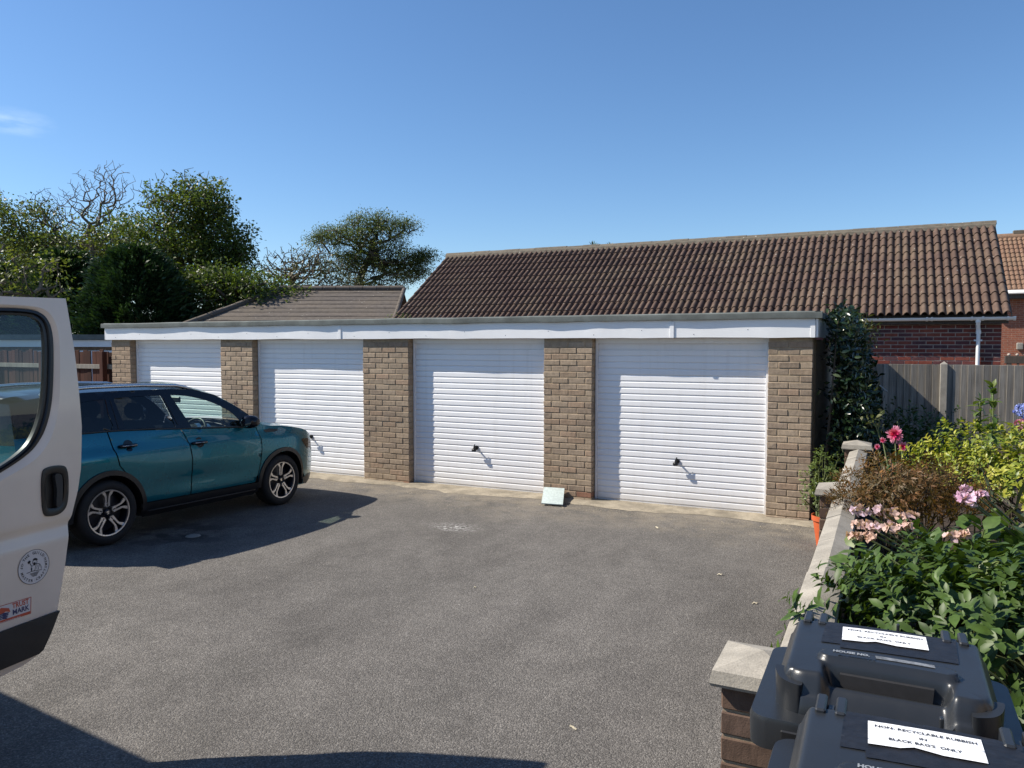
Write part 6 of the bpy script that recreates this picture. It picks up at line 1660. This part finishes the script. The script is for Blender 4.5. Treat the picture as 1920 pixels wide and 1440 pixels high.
    for pts in (((1665, 845), (1648, 815), (1650, 780), (1655, 772)), ((1648, 815), (1640, 795), (1628, 790)), ((1650, 800), (1648, 785), (1642, 784)), ((1690, 850), (1686, 815), (1683, 790))):
        P = [tuple(sight(x, y, v)) for x, y in pts]; add('stem', tube([tuple(p) for p in spline(P, 4)], .005, 5), M_STEM, root)
    P = np.array([sight(x + rng.uniform(-5, 5), y + rng.uniform(-5, 5), v) for x, y in ((1655, 772), (1626, 792), (1636, 786), (1642, 784), (1620, 785), (1650, 800)) for _ in range(4)])
    obj('leaves', leaf_mesh('leaves', P, rdir(len(P)), rdir(len(P)) + np.array([0, 0, .6]), rng.uniform(.04, .075, len(P)), 'broad', rng.random(len(P)), 1.4), L_ROSE, root)
    # evergreen climber on the garage end
    root = thing('evergreen_climber', (-.2, 9.8, .4), 'dark evergreen climber covering the end of the garage row', 'climber')
    n = 1500; z = rng.uniform(.45, 2.30, n); y = rng.uniform(8.95, 11.6, n); thick = .20 + .34 * np.sin(np.clip((2.42 - z) / 1.9, 0, 1) * 2.2) * (.6 + .4 * rng.random(n))
    depth = rng.random(n) ** .35; x = -.66 + thick * depth
    tip = np.stack([x, y, z], 1); k = 9; pos = np.repeat(tip, k, 0) + rng.normal(size=(n * k, 3)) * .05; m = n * k
    outw = np.repeat(np.stack([np.full(n, .7), np.full(n, -.45), np.full(n, .2)], 1), k, 0)
    obj('leaves', leaf_mesh('leaves', pos, outw * .6 + rdir(m), outw + rdir(m) * .8, rng.uniform(.05, .10, m), 'broad', np.clip(rng.random(m) ** 2.2, 0, 1), .85), L_IVY, root)
    add('stems', join(*[tube([(-.62, 9.2 + i * .24, .3), (-.55, 9.15 + i * .24 + rng.uniform(-.1, .1), 1.2), (-.5 + rng.uniform(-.05, .2), 9.1 + i * .24, 2.2)], [.018, .012, .006], 6) for i in range(10)]), M_BARK, root)
    # wisps that stick out against the brick wall
    n = 70; c = np.array([sight(rng.uniform(1555, 1640), rng.uniform(598, 650), 9.6) for _ in range(n)]); m = n * 5; P = np.repeat(c, 5, 0) + rng.normal(size=(m, 3)) * .05
    obj('shoot_leaves', leaf_mesh('shoot_leaves', P, rdir(m, .2), rdir(m) + np.array([0, 0, .5]), rng.uniform(.05, .10, m), 'narrow', rng.random(m), 1.0), L_ROSE, root)
    add('shoots', join(*[tube([tuple(sight(1545 + rng.uniform(0, 20), 650 - rng.uniform(0, 30), 9.6)), tuple(p)], .003, 4) for p in c[::4]]), M_TWIG, root)
    # little roofed bird house on a post
    b = sight(1640, 735, 10.6); root = thing('bird_house', (b[0], b[1], .42), 'small weathered wooden bird house on a post before the fence', 'bird house')
    x, yq, z = b; add('post', cbox(x - .035, x + .035, yq - .03, yq + .04, .3, z - .16, .004), M_TIMBER, root)
    add('house_body', join(box(x - .11, x + .11, yq - .10, yq + .10, z - .15, z - .13), box(x - .10, x - .08, yq - .09, yq + .09, z - .129, z + .02), box(x + .08, x + .10, yq - .09, yq + .09, z - .129, z + .02), box(x - .079, x + .079, yq + .07, yq + .09, z - .129, z + .06), box(x - .02, x + .005, yq - .09, yq - .075, z - .129, z + .02)), M_TIMBER, root)
    for s in (-1, 1):
        V = [(x, yq - .14, z + .13), (x, yq + .14, z + .13), (x + s * .16, yq + .14, z - .005), (x + s * .16, yq - .14, z - .005)]; V += [(p[0], p[1], p[2] + .018) for p in V]
        add('roof_board', (V, [(0, 1, 2, 3), (7, 6, 5, 4), (0, 4, 5, 1), (1, 5, 6, 2), (2, 6, 7, 3), (3, 7, 4, 0)]), M_FENCE, root)
    # pot plant by the garage corner
    px, py = -.49, 7.93
    pot = thing('plant_pot', (px, py, 0), 'orange plastic plant pot at the garage corner behind the wall', 'pot')
    add('pot_wall', lathe([(.085, .004), (.088, .0), (.125, .25), (.138, .252), (.14, .30), (.132, .30), (.118, .255), (.08, .01)], 28, 'z', (px, py, ground_z(py))), M_POT, pot, smooth=True, sharp=40)
    add('potting_soil', lathe([(0, .262), (.06, .266), (.121, .26)], 20, 'z', (px, py, ground_z(py))), M_SOIL, pot)
    root, tip, q = shrub('pot_shrub', 'bushy pale green shrub growing in the orange pot', (px - .02, py, .60), (.26, .26, .34), 1500, .042, 'broad', L_POT, stems=40, sprig=8, lump=.25, up=1.1, tint=(.1, 1), foot=.262, cut=-.75, shell=.75)
    # weeds behind the roof edge
    wv = 12.2; c = sight(760, 590, wv); root = thing('roof_weed', tuple(c - np.array([0, 0, .02])), 'small weeds growing on the flat garage roof', 'weed')
    c[2] = 2.27; n = 60; P = np.stack([c[0] + np.concatenate([rng.normal(0, .07, 30), rng.normal(-.35, .05, 15), rng.normal(-.16, .05, 15)]), np.full(n, c[1]), 2.27 + rng.uniform(.0, .16, n)], 1)
    obj('leaves', leaf_mesh('leaves', P, rdir(n, .8), rdir(n) + np.array([0, 0, .4]), rng.uniform(.03, .06, n), 'narrow', rng.random(n), 1.2), L_POT, root)
    add('stems', join(*[tube([(p[0], p[1], 2.262), tuple(p)], .002, 4) for p in P[::5]]), M_STEM, root)
garden()

# ================================================================== SMALL THINGS
def small_things():
    # pale tile leaning on the pier foot
    g0 = ground_z(8.43) + .018
    A, B = Vector((-3.72, 8.44, g0)), Vector((-3.455, 8.475, g0)); Tm = Vector((-3.60, 8.885, .125)) - Vector((-3.455, 8.475, g0)); Tm = Vector((-.145, .41, .115))
    Vq = [A, B, B + Tm, A + Tm]; nn = (B - A).cross(Tm).normalized() * .012
    V = [tuple(p) for p in Vq] + [tuple(p + nn) for p in Vq]
    o = add('pale_tile', (V, [(3, 2, 1, 0), (4, 5, 6, 7), (0, 1, 5, 4), (1, 2, 6, 5), (2, 3, 7, 6), (3, 0, 4, 7)]), M_SLAB)
    tag(o, 'pale blue green square tile leaning on a pier foot', 'tile')
    spots = [((1233, 990), 'curled white scrap on the asphalt before the rightmost garage door', .055), ((1350, 1078), 'cream scrap on the asphalt left of the garden wall', .045), ((1416, 1132), 'cream wood chip closest to the garden wall coping', .045), ((1076, 1366), 'cream chip on the asphalt near the bottom of the picture', .04), ((891, 1102), 'tiny pale chip in the middle of the asphalt', .025), ((1492, 977), 'white pebble at the foot of the right end pier', .03)]
    for (x, y), lab, s in spots:
        p = on_z(x, y, 0.02); p = on_z(x, y, ground_z(p[1]) + .004); a = rng.uniform(0, 3.1); pts = []
        for t, (u, w) in enumerate(((-1, .0), (-.3, .18), (.25, -.1), (1, .12))): pts.append((u * s / 2, w * s))
        rings = [[(u, w - .18 * s * math.sin(.5 + .7 * i), .003 + .006 * (i % 2)), (u, w, .008 + .006 * (i % 2)), (u, w + .18 * s, .003 + .005 * (i % 2)), (u, w, .001)] for i, (u, w) in enumerate(pts)]
        V, F = loft(rings, True); F += [(0, 1, 2, 3), (15, 14, 13, 12)]
        c_, s_ = math.cos(a), math.sin(a)
        tag(add('scrap', ([(q[0] * c_ - q[1] * s_ + p[0], q[0] * s_ + q[1] * c_ + p[1], q[2] + p[2]) for q in V], F), M_SCRAP), lab, 'scrap')
    # metal cover and stones in the shade under the car
    p = on_z(362, 1006, .05); add_z = ground_z(p[1]) + .012
    tag(add('flat_stone', lathe([(0, .012), (.05, .011), (.07, .004), (.075, 0)], 9, 'z', (p[0], p[1], add_z - .006)), M_POST, smooth=True), 'flat pale stone on the wet asphalt beside the car', 'stone')
small_things()
